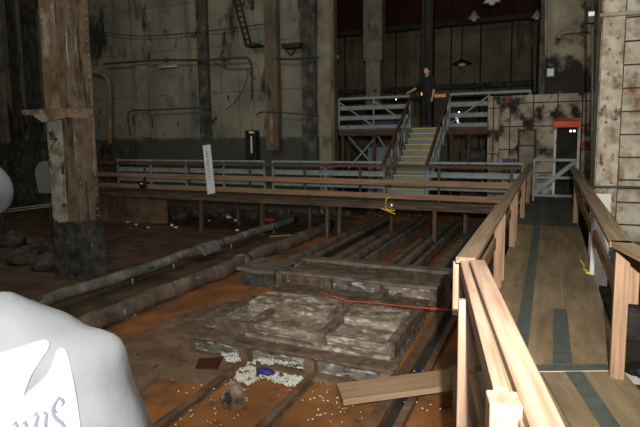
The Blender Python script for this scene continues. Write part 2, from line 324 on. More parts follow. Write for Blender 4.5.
# left pillar
px0, px1, py0, py1 = -8.72, -8.02, 3.88, 4.42
t_ = thing('riveted_pillar', ((px0+px1)/2, 4.15, -1), 'tall rust-brown riveted steel pillar standing in the mud at left', 'pillar')
put('core', box(nb(), px0+.05, px1-.03, py0+.04, py1, .1, 11), m_pill, t_)
pb = nb(); box(pb, px0, px1-.28, py0, py0+.05, 2.28, 11)
for q in (px0+.06, px1-.36): rivets(pb, q, zr(2.45, 7.6, .13), py0)
put('front_plate', pb, m_pill, t_)
pb = nb(); box(pb, px0+.04, px1-.26, py0-.03, py0+.04, .1, 2.28)
for q in (px0+.1, px1-.36): rivets(pb, q, zr(.15, 2.2, .12), py0-.03)
put('lower_plate', pb, m_pillow, t_)
pb = nb(); box(pb, px1-.24, px1, py0-.02, py0+.04, .1, 11); rivets(pb, px1-.08, zr(.2, 7.6, .15), py0-.02); put('corner_angle', pb, m_pill2, t_)
pb = nb(); box(pb, px1-.03, px1+.02, py0+.02, py1, .1, 11); put('side_plate', pb, m_pill2, t_); rv = nb()
for q in (py0+.1, py1-.06): rivets(rv, q, zr(.2, 7.6, .14), px1+.02, axis='x')
put('rivet_row', rv, m_pillow, t_)
pb = nb(); prism(pb, [(px0-.55, 2.36), (px0-.55, 2.27), (px0-.25, 2.25), (px0+.02, 2.10), (px1+.02, 2.18), (px1+.02, 2.36)], py0-.1, py1); put('bracket_ledge', pb, m_pill, t_)
pb = nb(); prism(pb, [(px0-.0, -1.05), (px1+.12, -1.05), (px1+.03, -.1), (px1+.03, .13), (px0+.05, .13), (px0+.04, -.2)], py0-.035, py1+.05); put('footing', rough(pb, .012, 3, 2, 3), m_soot, t_)
# right column
cx0, cy0 = 1.14, 5.62
t_ = thing('cream_column', (cx0+.7, cy0+.4, -1), 'huge cream riveted column with rust streaks beside the walkway at right', 'column')
pb = nb(); box(pb, cx0, cx0+.29, cy0-.05, cy0+.05, -1, 11, .006)
rb_ = nb()
for q in zr(-.6, 7.4, .36):
    rivets(rb_, cx0+.10, [q], cy0-.05, .026); rivets(rb_, cx0+.21, [q+.16], cy0-.05, .026)
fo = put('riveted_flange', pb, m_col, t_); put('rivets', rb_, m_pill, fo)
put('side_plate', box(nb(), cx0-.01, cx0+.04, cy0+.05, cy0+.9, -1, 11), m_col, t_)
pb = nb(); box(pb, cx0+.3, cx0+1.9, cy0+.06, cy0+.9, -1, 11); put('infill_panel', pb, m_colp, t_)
pb = nb()
for z in zr(-.35, 7.6, .345): box(pb, cx0+.3, cx0+.86, cy0+.035, cy0+.07, z, z+.022)
box(pb, cx0+.29, cx0+.31, cy0+.03, cy0+.07, -1, 11); box(pb, cx0+.85, cx0+.875, cy0+.02, cy0+.07, -1, 11); put('seam_strips', pb, m_seam, t_)
pb = nb()
for q in zr(-.7, 7.4, .3): rivets(pb, cx0+.98, [q], cy0+.05, .028)
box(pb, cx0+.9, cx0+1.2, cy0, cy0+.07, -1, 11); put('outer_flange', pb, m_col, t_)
# rubble stone plinth below the column
pb = box(nb(), cx0-.02, cx0+2.1, cy0-.18, cy0-.06, -1.05, .12); bmesh.ops.subdivide_edges(pb, edges=pb.edges[:], cuts=1); rough(pb, .02)
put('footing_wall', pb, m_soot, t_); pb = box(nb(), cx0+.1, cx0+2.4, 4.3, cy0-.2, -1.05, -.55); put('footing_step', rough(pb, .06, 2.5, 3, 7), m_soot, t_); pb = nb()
for i in range(9):
    for j in range(7):
        c = (cx0+.06+i*.235+(.1 if j % 2 else 0)+random.uniform(-.02, .02), cy0-.18, -.93+j*.155)
        ball(pb, c, .11, .05, .07, 2)
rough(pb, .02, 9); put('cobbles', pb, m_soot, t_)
a = onS(592, 15, 5.5); put('clamp_body', box(nb(), a.x-.06, a.x+.04, 5.48, 5.57, a.z-.12, a.z+.08, .01), m_black, t_); put('clamp_cap', box(nb(), a.x-.05, a.x+.03, 5.46, 5.49, a.z-.02, a.z+.04), m_white, t_)
# corner steel column at the mouth of the upper hall
a = onS(318, 60, 13.3); b = onS(334, 60, 13.3)
t_ = thing('hall_corner_column', ((a.x+b.x)/2, 13.4, -1), 'pale brown steel column left of the upper platform', 'column')
put('web', box(nb(), a.x, b.x-.12, 13.35, 13.6, -1, 11), m_lpil, t_); put('edge_angle', box(nb(), b.x-.12, b.x, 13.28, 13.6, -1, 11), m_bpil, t_)
a = onS(422, 60, 15.2); b = onS(433, 60, 15.2)
t_ = thing('dark_steel_column', ((a.x+b.x)/2, 15.3, 2), 'black steel column standing right behind the person on the platform', 'column')
put('web', box(nb(), a.x+.08, b.x-.08, 15.2, 15.4, 2, 11), m_void, t_)
for q in (a.x, b.x-.08): put('flange', box(nb(), q, q+.08, 15.1, 15.5, 2, 11), m_void, t_)

# ------------------------------------------------------------------ wall fittings
def wp(px, py, s=S1-.1): v = onS(px, py, s); return Vector((v.x, s, v.z))
def conduit(name, pts, r, m, label, cat='pipe', s=S1-.1, smooth=6, group=None, clips=()):
    P = [wp(x, y, s) for x, y in pts]; o = rod(name, curvepts(P, smooth) if smooth else P, r, m, n=10)
    return tag(o, label, cat, group)
conduit('curved_pipe', [(91, 72), (100, 73), (107, 79), (110, 90), (110, 130)], .085, m_lpil, 'thick grey pipe that bends down the stained wall beside the pillar', s=S1-.25)
tag(rod('rust_pipe', [wp(110, 127, S1-.25), wp(110, 163, S1-.25)], .1, m_orp), 'short tan rusty pipe standing under the bent grey pipe', 'pipe')
conduit('wall_conduit', [(104, 64), (130, 62), (160, 60), (205, 60), (243, 57.5), (249, 60), (251.5, 68), (252, 100)], .04, m_cond, 'long dark conduit running level along the wall then turning down', s=S1-.36)
conduit('wall_cable', [(213, 62), (226, 68), (240, 69), (254, 68)], .018, m_cond, 'thin cable sagging below the dark conduit on the left wall', 'cable')
conduit('hanging_cable', [(248, 69), (245, 85), (235, 102), (225, 110)], .018, m_cond, 'thin cable curving down the wall left of the black switch box', 'cable', s=S1-.2)
conduit('short_conduit', [(131, 137), (128, 120), (131, 111), (150, 110), (212, 107)], .03, m_cond, 'dark conduit looping across the wall above the green lower band', s=S1-.3)
conduit('pale_conduit', [(218, 72), (219, 100), (219, 130)], .022, m_cond2, 'thin pale vertical conduit right of the dark stained pilaster', s=S1-.15)
conduit('right_conduit', [(276, 58), (290, 59), (318, 57)], .04, m_cond, 'short dark conduit between brown pilaster and the corner column', s=S1-.36)
conduit('low_conduit', [(256, 116), (262, 112), (290, 113), (318, 116)], .022, m_cond, 'thin conduit crossing the brown pilaster at lower height', s=S1-.36)
conduit('slack_cable', [(96, 27+4), (140, 36), (200, 32), (264, 24)], .02, m_cond, 'long slack cable strung high across the left wall', 'cable', s=S1-.25)
# steel ladder hanging high
a = wp(232, -6, 13.1); b = wp(246, 45, 13.1); a2 = wp(238, -6, 13.1); b2 = wp(251, 44, 13.1)
t_ = thing('wall_ladder', b, 'dark steel ladder hanging slanted high on the left wall', 'ladder')
rod('rail', [a, b], .045, m_void, t_); rod('rail', [a2, b2], .045, m_void, t_)
for i in range(1, 9): rod('rung', [a.lerp(b, i/9), a2.lerp(b2, i/9)], .03, m_void, t_)
put('foot_bracket', box(nb(), b.x-.05, b2.x+.25, 13.1, 13.6, b.z-.05, b.z+.03), m_void, t_)
# black switch box
a = wp(245.5, 130.5, S1-.25); b = wp(257, 161, S1-.25)
t_ = thing('switch_box', ((a.x+b.x)/2, S1, b.z), 'tall black switch box with a white gauge on the left wall', 'switch box')
put('case', box(nb(), a.x, b.x, S1-.3, S1, b.z, a.z, .02), m_black, t_)
a = wp(250.5, 136, S1-.31); b = wp(252.5, 153, S1-.31); put('white_gauge', box(nb(), a.x, b.x, S1-.32, S1-.3, b.z, a.z), m_white, t_)
a = wp(249, 131.5, S1-.31); b = wp(254, 133.3, S1-.31); put('name_plate', box(nb(), a.x, b.x, S1-.32, S1-.3, b.z, a.z), m_white, t_)
conduit('box_conduit', [(252, 100), (252, 131)], .022, m_cond2, 'pale conduit dropping into the top of the black switch box', s=S1-.36, smooth=0)
# rusty door leaf strip
a = wp(273, 114); b = wp(277, 147); tag(put('rust_bar', box(nb(), a.x, b.x, S1-.36, S1-.3, b.z, a.z), m_pill), 'short rust-red vertical bar right of the black switch box', 'bar')
# pale ledge lamp
a = wp(159, 65); b = wp(178, 67); t_ = thing('batten_light', ((a.x+b.x)/2, S1, b.z), 'unlit pale batten light fixed high on the left wall', 'light')
put('batten', box(nb(), a.x, b.x, S1-.14, S1, b.z, a.z), m_cond2, t_)
tube_ = rod('light_tube', [(a.x+.02, S1-.17, b.z+.03), (b.x-.02, S1-.17, b.z+.03)], .02, m_white, t_)
a = wp(166, 68); b = wp(179, 106)
tag(put('wall_panel', box(nb(), a.x, b.x, S1-.05, S1, b.z, a.z), m_lpil), 'pale rectangular panel on the wall below the batten light', 'panel')
# bracket shelf on the wall left of the corner column
a = wp(282, 44, S1-.35); b = wp(300, 47, S1-.35); t_ = thing('wall_bracket', ((a.x+b.x)/2, S1, b.z-.2), 'small dark triangular bracket high on wall right of brown pilaster', 'bracket')
put('arm', box(nb(), a.x, b.x, S1-.4, S1, b.z, a.z), m_void, t_)
rod('strut', [(a.x+.1, S1-.36, b.z), ((a.x+b.x)/2, S1-.36, b.z-.28)], .025, m_void, t_); rod('strut', [(b.x-.1, S1-.36, b.z), ((a.x+b.x)/2, S1-.36, b.z-.28)], .025, m_void, t_)
# white board on the crosswalk
# upper right: lamp box, bent duct, vertical pipes
a = wp(547, 69, 13.4); b = wp(554, 76, 13.4); t_ = thing('flood_light', ((a.x+b.x)/2, 13.55, b.z), 'small square white flood light on the upper right wall', 'flood light')
put('housing', box(nb(), a.x-.04, b.x+.04, 13.4, 13.55, b.z-.06, a.z+.05, .01), m_black, t_); put('lens', box(nb(), a.x+.01, b.x-.01, 13.37, 13.4, b.z, a.z), m_white, t_)
conduit('bent_duct', [(558, 38), (562, 33), (572, 31), (600, 30)], .07, m_lpil, 'short pale bent duct between the upper right wall and cream column', s=12.0)
conduit('wall_riser', [(546, -4), (546, 58)], .035, m_cond2, 'pale vertical riser pipe on the upper right wall', s=13.3, smooth=0)
conduit('left_riser', [(535, 40), (535, 92)], .03, m_cond, 'thin dark vertical riser pipe left of the upper right wall', s=13.3, smooth=0)
conduit('column_riser', [(592.6, -5), (592.4, 95), (591.5, 187)], .022, m_cond, 'thin dark vertical pipe against left edge of the cream column', s=5.9, smooth=0)
conduit('column_pipe', [(600, 15.5), (625, 13.5), (650, 12)], .028, m_cond2, 'thin pale pipe crossing the cream column near its top', s=5.5, smooth=0)
conduit('column_conduit', [(590, 187), (620, 187), (650, 188)], .02, m_cond, 'thin dark conduit crossing the cream column at rail height', s=5.5, smooth=0)

# pendant lamps in the far hall
def pendant(px, py, s, r, m, label, lit=None, h=.25):
    c = onS(px, py, s); t = thing('pendant_lamp', (c.x, s, c.z), label, 'lamp', None)
    bm = tube(nb(), [(c.x, s, c.z), (c.x, s, c.z+h*.5), (c.x, s, c.z+h)], [r, r*.55, r*.12], 16); put('shade', bm, m, t, smooth=True)
    rod('cord', [(c.x, s, c.z+h), (c.x, s, 11)], .015, m_black, t)
    bb = nb(); ball(bb, (c.x, s, c.z), r*.4, None, r*.3); put('bulb', bb, lit or m_white, t)
pendant(462, 64, 20, .45, m_black, 'wide flat black pendant lamp hanging in the far hall', h=.2)
pendant(474, 19.5, 19, .26, m_cond2, 'small pale pendant lamp high in the far hall', h=.35)
pendant(492, 3, 17, .32, m_white, 'white pendant lamp at the top edge of the far hall', h=.4)
pendant(537, 18, 18, .22, m_cond2, 'pale pendant lamp highest at right of the far hall', h=.3)
a = onS(328, 58, 15); b = onS(338, 58, 15); t_ = thing('tube_light', (a.x, 15, a.z), 'short pale tube light beside the corner column', 'light')
put('housing', box(nb(), a.x, b.x, 15, 15.15, a.z, a.z+.07), m_offw, t_); rod('tube', [(a.x+.02, 15, a.z-.02), (b.x-.02, 15, a.z-.02)], .025, m_tube, t_)
# ------------------------------------------------------------------ walkway
FRM = [M]
def poly_slab(name, pts, z0, z1, m, parent, fr=None):
    fr = fr or FRM[0]; q = [fr.inverted() @ Vector((x, y, 0)) for x, y in pts]; bm = nb(); prism(bm, [(v.x, v.y) for v in q], z0, z1, 'z'); return put(name, bm, m, parent, fr)
def g2w(t, s, fr=M): v = fr @ Vector((t, s, 0)); return (v.x, v.y)
def onY(fr, t, Y):   # point on line x=t of the frame at world Y
    o_ = fr @ Vector((t, 0, 0)); d = fr.to_3x3() @ Vector((0, 1, 0)); k_ = (Y-o_.y)/d.y; return (o_.x + d.x*k_, Y)
JY = 3.80
t_ = thing('far_walkway_deck', (.5, 6, -.2), 'long straight plywood walkway deck leading to the steel gate', 'walkway')
poly_slab('plywood_sheet', [onY(M, -.06, JY), onY(M, .66, JY), g2w(.66, 7.3), g2w(-.06, 7.3)], -.02, 0, m_ply, t_)
poly_slab('plywood_sheet', [onY(M, .668, JY), onY(M, 1.04, JY), g2w(1.04, 7.3), g2w(.668, 7.3)], -.02, 0, m_ply, t_)
for (a, b) in ((-.06, .3), (.31, .67), (.68, 1.04)): poly_slab('grip_panel', [g2w(a, 7.31), g2w(b, 7.31), g2w(b, 9), g2w(a, 9)], -.02, 0, m_grip, t_)
poly_slab('deck_panel', [g2w(-.06, 9.01), g2w(1.04, 9.01), g2w(1.04, 12.55), g2w(-.06, 12.55)], -.02, 0, m_plyd, t_)
poly_slab('grip_strip', [onY(M, .262, JY), onY(M, .375, JY), g2w(.36, 7.2), g2w(.25, 7.2)], 0, .004, m_grip, t_)
poly_slab('grip_strip', [onY(M, .56, JY), onY(M, .70, JY), g2w(.69, 2.15), g2w(.57, 2.15)], 0, .004, m_grip, t_)
board('seam_batten', (.664, .9, -.03), (.664, 7.3, -.03), .05, .02, m_pale, t_)
for x in (-.02, .5, 1.0): board('joist', (x, .75, -.12), (x, 12.5, -.12), .05, .19, m_lum2, t_)
for s in (2.6, 5.6, 9, 12):
    for x in (.0, .98): board('support_post', (x, s, -1.05), (x, s, -.2), .09, .09, m_lum2, t_)
FRM[0] = NR
t_ = thing('near_walkway_deck', (.5, -1.5, -.2), 'nearest plywood walkway deck running out of the bottom right corner', 'walkway', None, NR)
poly_slab('plywood_sheet', [onY(NR, -.06, -1.6), onY(NR, .60, -1.6), onY(NR, .60, JY-.006), onY(NR, -.06, JY-.006)], -.02, 0, m_ply, t_)
poly_slab('plywood_sheet', [onY(NR, .606, -1.6), onY(NR, 1.18, -1.6), onY(NR, 1.20, JY-.006), onY(NR, .606, JY-.006)], -.02, 0, m_ply, t_)
poly_slab('grip_strip', [onY(NR, .78, 1.5), onY(NR, .88, 1.5), onY(NR, .90, JY-.13), onY(NR, .78, JY-.13)], 0, .004, m_grip, t_)
j0 = onY(NR, .1, JY-.02); j1 = onY(NR, 1.12, JY-.02)
poly_slab('cross_grip_strip', [(j0[0], JY-.12), (j1[0], JY-.12), (j1[0], JY-.01), (j0[0], JY-.01)], 0, .004, m_grip, t_)
board('threshold_batten', (j0[0]-.05, JY-.125, .003), (j1[0], JY-.125, .003), .012, .006, m_pale, t_, W)
for x in (-.02, .55, 1.12): board('joist', (x, -4.6, -.12), (x, .25, -.12), .05, .19, m_lum2, t_, NR)
for s in (-3.5, -.1):
    for x in (.0, 1.1): board('support_post', (x, s, -1.05), (x, s, -.2), .09, .09, m_lum2, t_, NR)
# landing under photographer and the person
t_ = thing('landing_deck', (-1.5, 0, -.2), 'plywood landing deck beside the near walkway', 'landing', None, W)
put('plywood_top', box(nb(), -3.2, .28, -1.6, 1.5, -.02, 0), m_ply, t_, W)
for y in (-1.5, 0, 1.4): board('joist', (-3.2, y, -.12), (.25, y, -.12), .05, .19, m_lum2, t_, W)
for x in (-3.1, -1.4, .15):
    for y in (-1.5, 1.4): board('support_post', (x, y, -1.05), (x, y, -.2), .09, .09, m_lum2, t_, W)

# left handrail of the far leg
RZ = 1.0
t_ = thing('timber_handrail', (0, 4, 0), 'left timber handrail of the far walkway leg, worn top board on posts', 'handrail')
board('top_rail', (.035, -.22, RZ-.02), (.02, 11.2, RZ-.02), .12, .04, m_lum2, t_)
board('side_rail', (-.03, .05, RZ-.09), (-.05, 11.2, RZ-.09), .04, .09, m_lum2, t_)
board('mid_rail', (-.06, .15, .52), (-.06, 11.2, .52), .035, .13, m_fence, t_)
for s, w in ((2.7, .09), (3.05, .09), (5.1, .09), (5.6, .06), (8.2, .09), (10.8, .09)): board('post', (-.02, s, -.2), (-.02, s, RZ-.04), .09, .04, m_post, t_, side=(0, 1, 0) if False else (1, 0, 0))
# right handrail
t_ = thing('timber_handrail', (.98, 4, 0), 'right timber handrail of the far walkway leg, beside the cream column', 'handrail')
TX = .96
board('top_rail', (TX, .62, RZ-.02), (TX, 9.6, RZ-.02), .14, .04, m_lum2, t_)
board('side_rail', (TX+.05, .7, RZ-.09), (TX+.05, 9.6, RZ-.09), .04, .09, m_drail, t_)
board('mid_rail', (TX+.06, .75, .50), (TX+.06, 8.9, .50), .035, .14, m_fence, t_)
board('post', (TX+.02, .7, -.2), (TX+.02, .7, RZ-.04), .09, .09, m_post, t_)
tag(board('post', (TX+.05, 3.75, -.25), (TX+.05, 3.75, .86), .09, .05, m_offw, t_), 'whitewashed post')
board('post', (TX+.02, 7.9, -.2), (TX+.02, 7.9, RZ-.04), .09, .09, m_post, t_)
board('spare_block', (TX+.1, .82, .52), (TX+.1, .82, .93), .06, .09, m_post, t_)
board('stub_post', (TX+.06, 4.0, .55), (TX+.06, 4.0, .9), .09, .06, m_post, t_)
a = onZ(578, 254, 0); 
t_ = thing('whitewashed_board', (TX+.12, 5.1, -1), 'tall chalky white board standing outside the right handrail', 'board')
put('sheet', box(nb(), 1.06, 1.33, 5.26, 5.29, -1, .86), m_offw, t_)
for q in (1.1, 1.29): board('batten', (q, 5.31, -.95), (q, 5.31, .84), .05, .035, m_lum2, t_)
# yellow strap on the deck edge
p = onZ(583, 262, .01); q = onZ(588, 272, .01)
t_ = thing('yellow_strap', (p.x, p.y, 0), 'short yellow strap lying at the right edge of walkway', 'strap')
rod('webbing', curvepts([(p.x-.03, p.y, .03), (p.x, p.y-.25, .015), (q.x-.04, q.y+.1, .02), (q.x, q.y, .012), (q.x-.01, q.y-.05, .012)]), .014, m_yp, t_); put('buckle', box(nb(), q.x-.03, q.x+.03, q.y-.06, q.y+.02, 0.0, .025, .004), m_yp, t_)
# right handrail near leg
t_ = thing('timber_handrail', (1.2, 0, 0), 'right timber handrail leaving the picture at the right edge', 'handrail', None, NR)
c = NR.inverted() @ M @ Vector((TX, .66, 0))
board('top_rail', (c.x, c.y+.03, RZ-.02), (c.x+.14, -4, RZ-.02), .14, .04, m_lum2, t_, NR)
board('side_rail', (c.x+.06, c.y, RZ-.09), (c.x+.2, -4, RZ-.09), .04, .09, m_drail, t_, NR)
for s in (-2.2, -3.9): board('post', (c.x+.08, s, -.2), (c.x+.08, s, RZ-.04), .09, .09, m_lum, t_, NR)
# near left handrail
t_ = thing('timber_handrail', (0, -1, 0), 'nearest timber handrail, bright double boards rising from the bottom edge', 'handrail', None, NR)
board('top_rail', (.045, -.27, RZ-.02), (-.03, -4, RZ-.02), .09, .042, m_lum, t_, NR, bev=.006)
board('outer_rail', (-.035, -.30, RZ-.045), (-.078, -1.92, RZ-.045), .045, .09, m_lum, t_, NR)
board('packing_strip', (-.008, -.31, RZ-.07), (-.075, -3.9, RZ-.07), .014, .06, m_lum2, t_, NR)
board('post', (-.078, -1.97, -.3), (-.078, -1.97, RZ-.005), .09, .09, m_lum, t_, NR)
board('corner_post', (.02, .02, -.25), (.02, .02, RZ-.06), .05, .09, m_lum, t_, NR)
board('hanging_post', (-.058, -.75, -1.0), (-.058, -.75, .90), .04, .09, m_lum, t_, NR)
board('corner_block', (-.04, -.12, .6), (-.04, -.12, RZ-.05), .045, .09, m_lum, t_, NR)
board('mid_rail', (-.02, -.2, .45), (-.08, -3.8, .45), .04, .14, m_lum2, t_, NR)

# ------------------------------------------------------------------ steel gate
t_ = thing('steel_gate', (.5, 11.35, 0), 'blue-grey steel gate with a diagonal brace closing the walkway', 'gate')
gx0, gx1, gy = .1, 1.08, 11.35
for x in (gx0, gx1): board('stile', (x, gy, .0), (x, gy, 1.1), .07, .05, m_blue, t_)
board('top_bar', (gx0, gy, 1.08), (gx1, gy, 1.08), .05, .07, m_blue, t_); board('mid_bar', (gx0, gy, .62), (gx1, gy, .62), .04, .07, m_blue, t_); board('bottom_bar', (gx0, gy, .15), (gx1, gy, .15), .05, .07, m_blue, t_)
board('diagonal_brace', (gx0, gy-.04, .18), (gx1, gy-.04, 1.05), .04, .11, m_blue, t_)

# ------------------------------------------------------------------ crosswalk
CZ0 = .12
t_ = thing('cross_walkway_deck', (-6, 9.8, -.1), 'dark raised walkway crossing the hall behind the tan rail boards', 'walkway')
put('deck', box(nb(), -16, -.08, 9.05, 10.5, CZ0-.04, CZ0), m_plyd, t_)
for s in (9.06, 9.8, 10.45): board('joist', (-16, s, CZ0-.12), (-.1, s, CZ0-.12), .05, .14, m_postd, t_)
for x in (-14.5, -12.4, -9.0, -6.9, -4.9, -4.55, -2.05, -.35):
    board('support_post', (x, 9.12, -1.05), (x, 9.16, CZ0-.19), .09, .09, m_postd, t_)
for x in (-12, -8.5, -6, -3.5, -1.5): board('support_post', (x, 10.4, -1.05), (x, 10.38, CZ0-.19), .09, .09, m_postd, t_)
t_ = thing('front_railing', (-6, 9.0, CZ0), 'long front railing of cross walkway, brown top rail over two tan boards', 'railing')
zt = 1.04
board('top_rail', (-16, 9.0, zt-.03), (-.08, 9.0, zt-.03), .12, .07, m_drail, t_)
board('upper_board', (-13.0, 8.96, .64), (-.1, 8.96, .60), .04, .135, m_fence, t_)
board('lower_board', (-13.0, 8.96, .30), (-.1, 8.96, .265), .04, .135, m_fence, t_)
for x in (-15.6, -13, -11, -9.3, -7.2, -5.5, -3.93, -1.93, -.3): board('steel_post', (x, 9.03, CZ0), (x, 9.03, zt-.06), .05, .05, m_cond, t_)
def brail(x0, x1, label):
    t = thing('steel_railing', ((x0+x1)/2, 10.5, CZ0), label, 'railing', None)
    for z in (.36, .70, 1.02): board('bar', (x0, 10.5, z), (x1, 10.5, z), .04, .15 if z < 1 else .06, m_blue, t)
    n = max(2, int((x1-x0)/1.4)+1)
    for i in range(n): x = x0+(x1-x0)*i/(n-1); board('steel_post', (x, 10.53, CZ0), (x, 10.53, 1.04), .07, .05, m_blue, t)
brail(-13.6, -7.6, 'blue-grey steel railing behind the tan boards, left of the stairs near the wall')
brail(-7.3, -3.75, 'blue-grey steel railing immediately left of the stair foot')
brail(-2.55, -.15, 'blue-grey steel railing right of the stair foot')
# white plastic board leaning on the crosswalk railing
a = wp(206, 146, 8.9); b = wp(213.5, 194, 8.8)
t_ = thing('white_banner_board', (b.x, 8.85, b.z), 'tall narrow white board with faint lettering hanging on the front railing', 'board')
A = wp(203, 145.5, 8.88); B = wp(210.5, 144.5, 8.88); C = wp(215.5, 193, 8.88); D = wp(208, 194.5, 8.88)
bm = nb(); vs = [bm.verts.new(p) for p in (A, B, C, D)]; f = bm.faces.new(vs); ex = bmesh.ops.extrude_face_region(bm, geom=[f])
for v in ex['geom']:
    if isinstance(v, bmesh.types.BMVert): v.co.y -= .02
put('sheet', bm, m_white, t_); bm = nb()
for i in range(11):
    k_ = .15+i*.05; c1 = A.lerp(D, k_).lerp(B.lerp(C, k_), .5); w_ = random.uniform(.02, .05)
    box(bm, c1.x-w_, c1.x+w_*.6, 8.855, 8.857, c1.z, c1.z+random.uniform(.015, .05))
put('faint_lettering', bm, m_grey, t_)

# work lamp under the crosswalk (yellow stand, silver reflector)
c = onS(391, 205.5, 8.9)
t_ = thing('work_lamp', (c.x, 8.9, c.z-.1), 'silver work lamp on yellow bracket hung below the cross walkway', 'work lamp')
bb = nb(); ball(bb, (c.x+.03, 8.86, c.z), .085, .08, .085, 3); put('lamp_head', bb, m_chrome, t_, smooth=True)
rod('stand', curvepts([(c.x-.02, 8.9, c.z+.2), (c.x-.12, 8.9, c.z+.15), (c.x-.12, 8.88, c.z-.07), (c.x-.02, 8.86, c.z-.11), (c.x+.12, 8.86, c.z-.11)]), .016, m_yp, t_); rod('foot', [(c.x-.24, 8.86, c.z-.08), (c.x-.02, 8.84, c.z-.14), (c.x+.12, 8.84, c.z-.2)], .02, m_yp, t_)

# ------------------------------------------------------------------ stairs
sx0, sx1 = -3.66, -2.62; ns = 11; rise = (2.0-CZ0)/ns; run = .27; s0 = 10.55
t_ = thing('steel_stairs', ((sx0+sx1)/2, s0, CZ0), 'blue-grey steel stairs with yellow step edges up to the platform', 'stairs')
for i in range(ns):
    z = CZ0+rise*(i+1); y = s0+run*i
    tr = put('tread', box(nb(), sx0, sx1, y, y+run+.02, z-.03, z), m_tread, t_)
    put('yellow_nosing', box(nb(), sx0, sx1, y-.012, y+.025, z-.024, z+.004), m_yel, tr)
    put('riser', box(nb(), sx0, sx1, y+.015, y+.025, z-rise, z-.03), m_tread, t_)
e = Vector((0, run*ns, rise*ns))
for x in (sx0-.04, sx1+.04): 
    board('stringer', (x, s0, CZ0+.05), (x, s0+e.y, CZ0+e.z+.0), .04, .28, m_blue, t_)
for x in (sx0-.09, sx1+.09):
    board('handrail', (x, s0-.15, CZ0+.85), (x, s0+e.y-.05, 2.0+1.0), .07, .10, m_drail, t_)
    board('mid_bar', (x, s0, CZ0+.55), (x, s0+e.y-.05, 2.0+.55), .035, .09, m_blue, t_)
    for i in range(5):
        y = s0+e.y*i/4.2; z = CZ0+e.z*i/4.2; board('baluster', (x, y, z), (x, y, z+.92), .05, .05, m_blue, t_)
    for i in range(4):
        y = s0+e.y*i/4.2; z = CZ0+e.z*i/4.2; board('lattice_bar', (x, y, z+.05), (x, y+e.y/4.2, z+e.z/4.2+.55), .02, .03, m_cond2, t_)

# ------------------------------------------------------------------ upper platform
py = s0+run*ns  # front edge
t_ = thing('upper_platform', (-3.5, py+1, -1), 'raised maroon steel platform at the head of the stairs', 'platform')
put('deck', box(nb(), -6.3, -.1, py, py+3.4, 1.95, 2.0), m_plyd, t_)
board('edge_beam', (-6.3, py+.03, 1.86), (-.1, py+.03, 1.86), .08, .17, m_maroon, t_); 
board('low_beam', (-6.3, py+.1, .5), (sx0-.2, py+.1, .5), .08, .16, m_maroon, t_); board('low_beam', (sx1+.2, py+.1, .5), (-.1, py+.1, .5), .08, .16, m_maroon, t_)
for x in (-6.2, -5.05, -4.3, -3.8, -2.45, -1.9, -1.2, -.5): board('steel_leg', (x, py+.12, -1), (x, py+.12, 1.8), .1, .1, m_maroon, t_)
for x0, x1 in ((-6.15, -5.1), (-5.05, -4.3)):
    board('cross_brace', (x0, py+.5, .6), (x1, py+.5, 1.75), .04, .06, m_blue, t_); board('cross_brace', (x0, py+.54, 1.75), (x1, py+.54, .6), .04, .06, m_blue, t_)
def uprail(x0, x1, n, label, dia):
    t = thing('steel_railing', ((x0+x1)/2, py, 2.0), label, 'railing')
    board('top_bar', (x0, py, 3.04), (x1, py, 3.04), .07, .08, m_blue, t)
    for z in (2.72, 2.38): board('bar', (x0, py, z), (x1, py, z), .04, .14, m_blue, t)
    board('toe_board', (x0, py, 2.07), (x1, py, 2.07), .03, .12, m_blue, t)
    for i in range(n+1):
        x = x0+(x1-x0)*i/n; board('steel_post', (x, py+.02, 2), (x, py+.02, 3.05), .09 if i in (0, n) else .06, .05, m_blue, t)
    for i in range(n):
        a_ = x0+(x1-x0)*i/n; b_ = x0+(x1-x0)*(i+1)/n; za, zb = (2.95, 2.1) if dia > 0 else (2.1, 2.95)
        board('diagonal_bar', (a_, py-.04, za), (b_, py-.04, zb), .02, .045, m_blue, t)
uprail(-6.3, sx0-.12, 2, 'blue-grey steel railing with diagonals on the platform left of the stairs', 1)
uprail(sx1+.12, -.12, 2, 'blue-grey steel railing with diagonals on the platform right of the stairs', -1)
# blue boards behind the platform
tag(board('steel_bench', (-5.9, py+1.6, 2.15), (-4.2, py+1.6, 2.15), .5, .3, m_navy), 'dark blue box standing on the platform behind the left railing', 'box')
# bright bits on platform
def glow_ball(px, py_, s, m, label, r=.05):
    c = onS(px, py_, s); t = thing('platform_glow', (c.x, s, c.z-.2), label, 'lamp')
    rod('stem', [(c.x, s, 2.0), (c.x, s, c.z)], .015, m_black, t); bb = nb(); ball(bb, (c.x, s, c.z), r); put('bulb', bb, m, t)
glow_ball(422.5, 94, py+.55, m_amb, 'small amber lamp glowing beside the person on the platform', .06)
a = onS(434, 94.5, py+2.6); b = onS(446, 97, py+2.6)
t_ = thing('lit_window_strip', (a.x, py+2.6, 2), 'dim amber strip light low behind the platform', 'light'); put('housing', box(nb(), a.x, b.x, py+2.6, py+2.7, 2, a.z), m_black, t_); put('strip', box(nb(), a.x, b.x, py+2.58, py+2.6, b.z, a.z), mat('amber_strip', (.5, .25, .1), (.5, .25, .1), bump=0, emit=((1, .5, .2), .14)), t_)
for i, (x, y, l) in enumerate([(459, 112, 'small glowing white sparkle behind right platform railing, next to the bright tube'), (396, 99.5, 'small glowing white sparkle behind the left platform railing near its top'), (389, 127, 'small glowing white sparkle at the foot of the left platform railing')]):
    glow_ball(x, y, py+.3+.1*i, m_bulb_sparkle, l, .022)  # white sparkles on the pipes, made as small self-lit balls
a = onS(456, 116, py+.4); b = onS(460, 126.5, py+.4)
t_ = thing('leaning_tube_light', (b.x, py+.4, 2), 'bright white tube leaning behind the right platform railing', 'light')
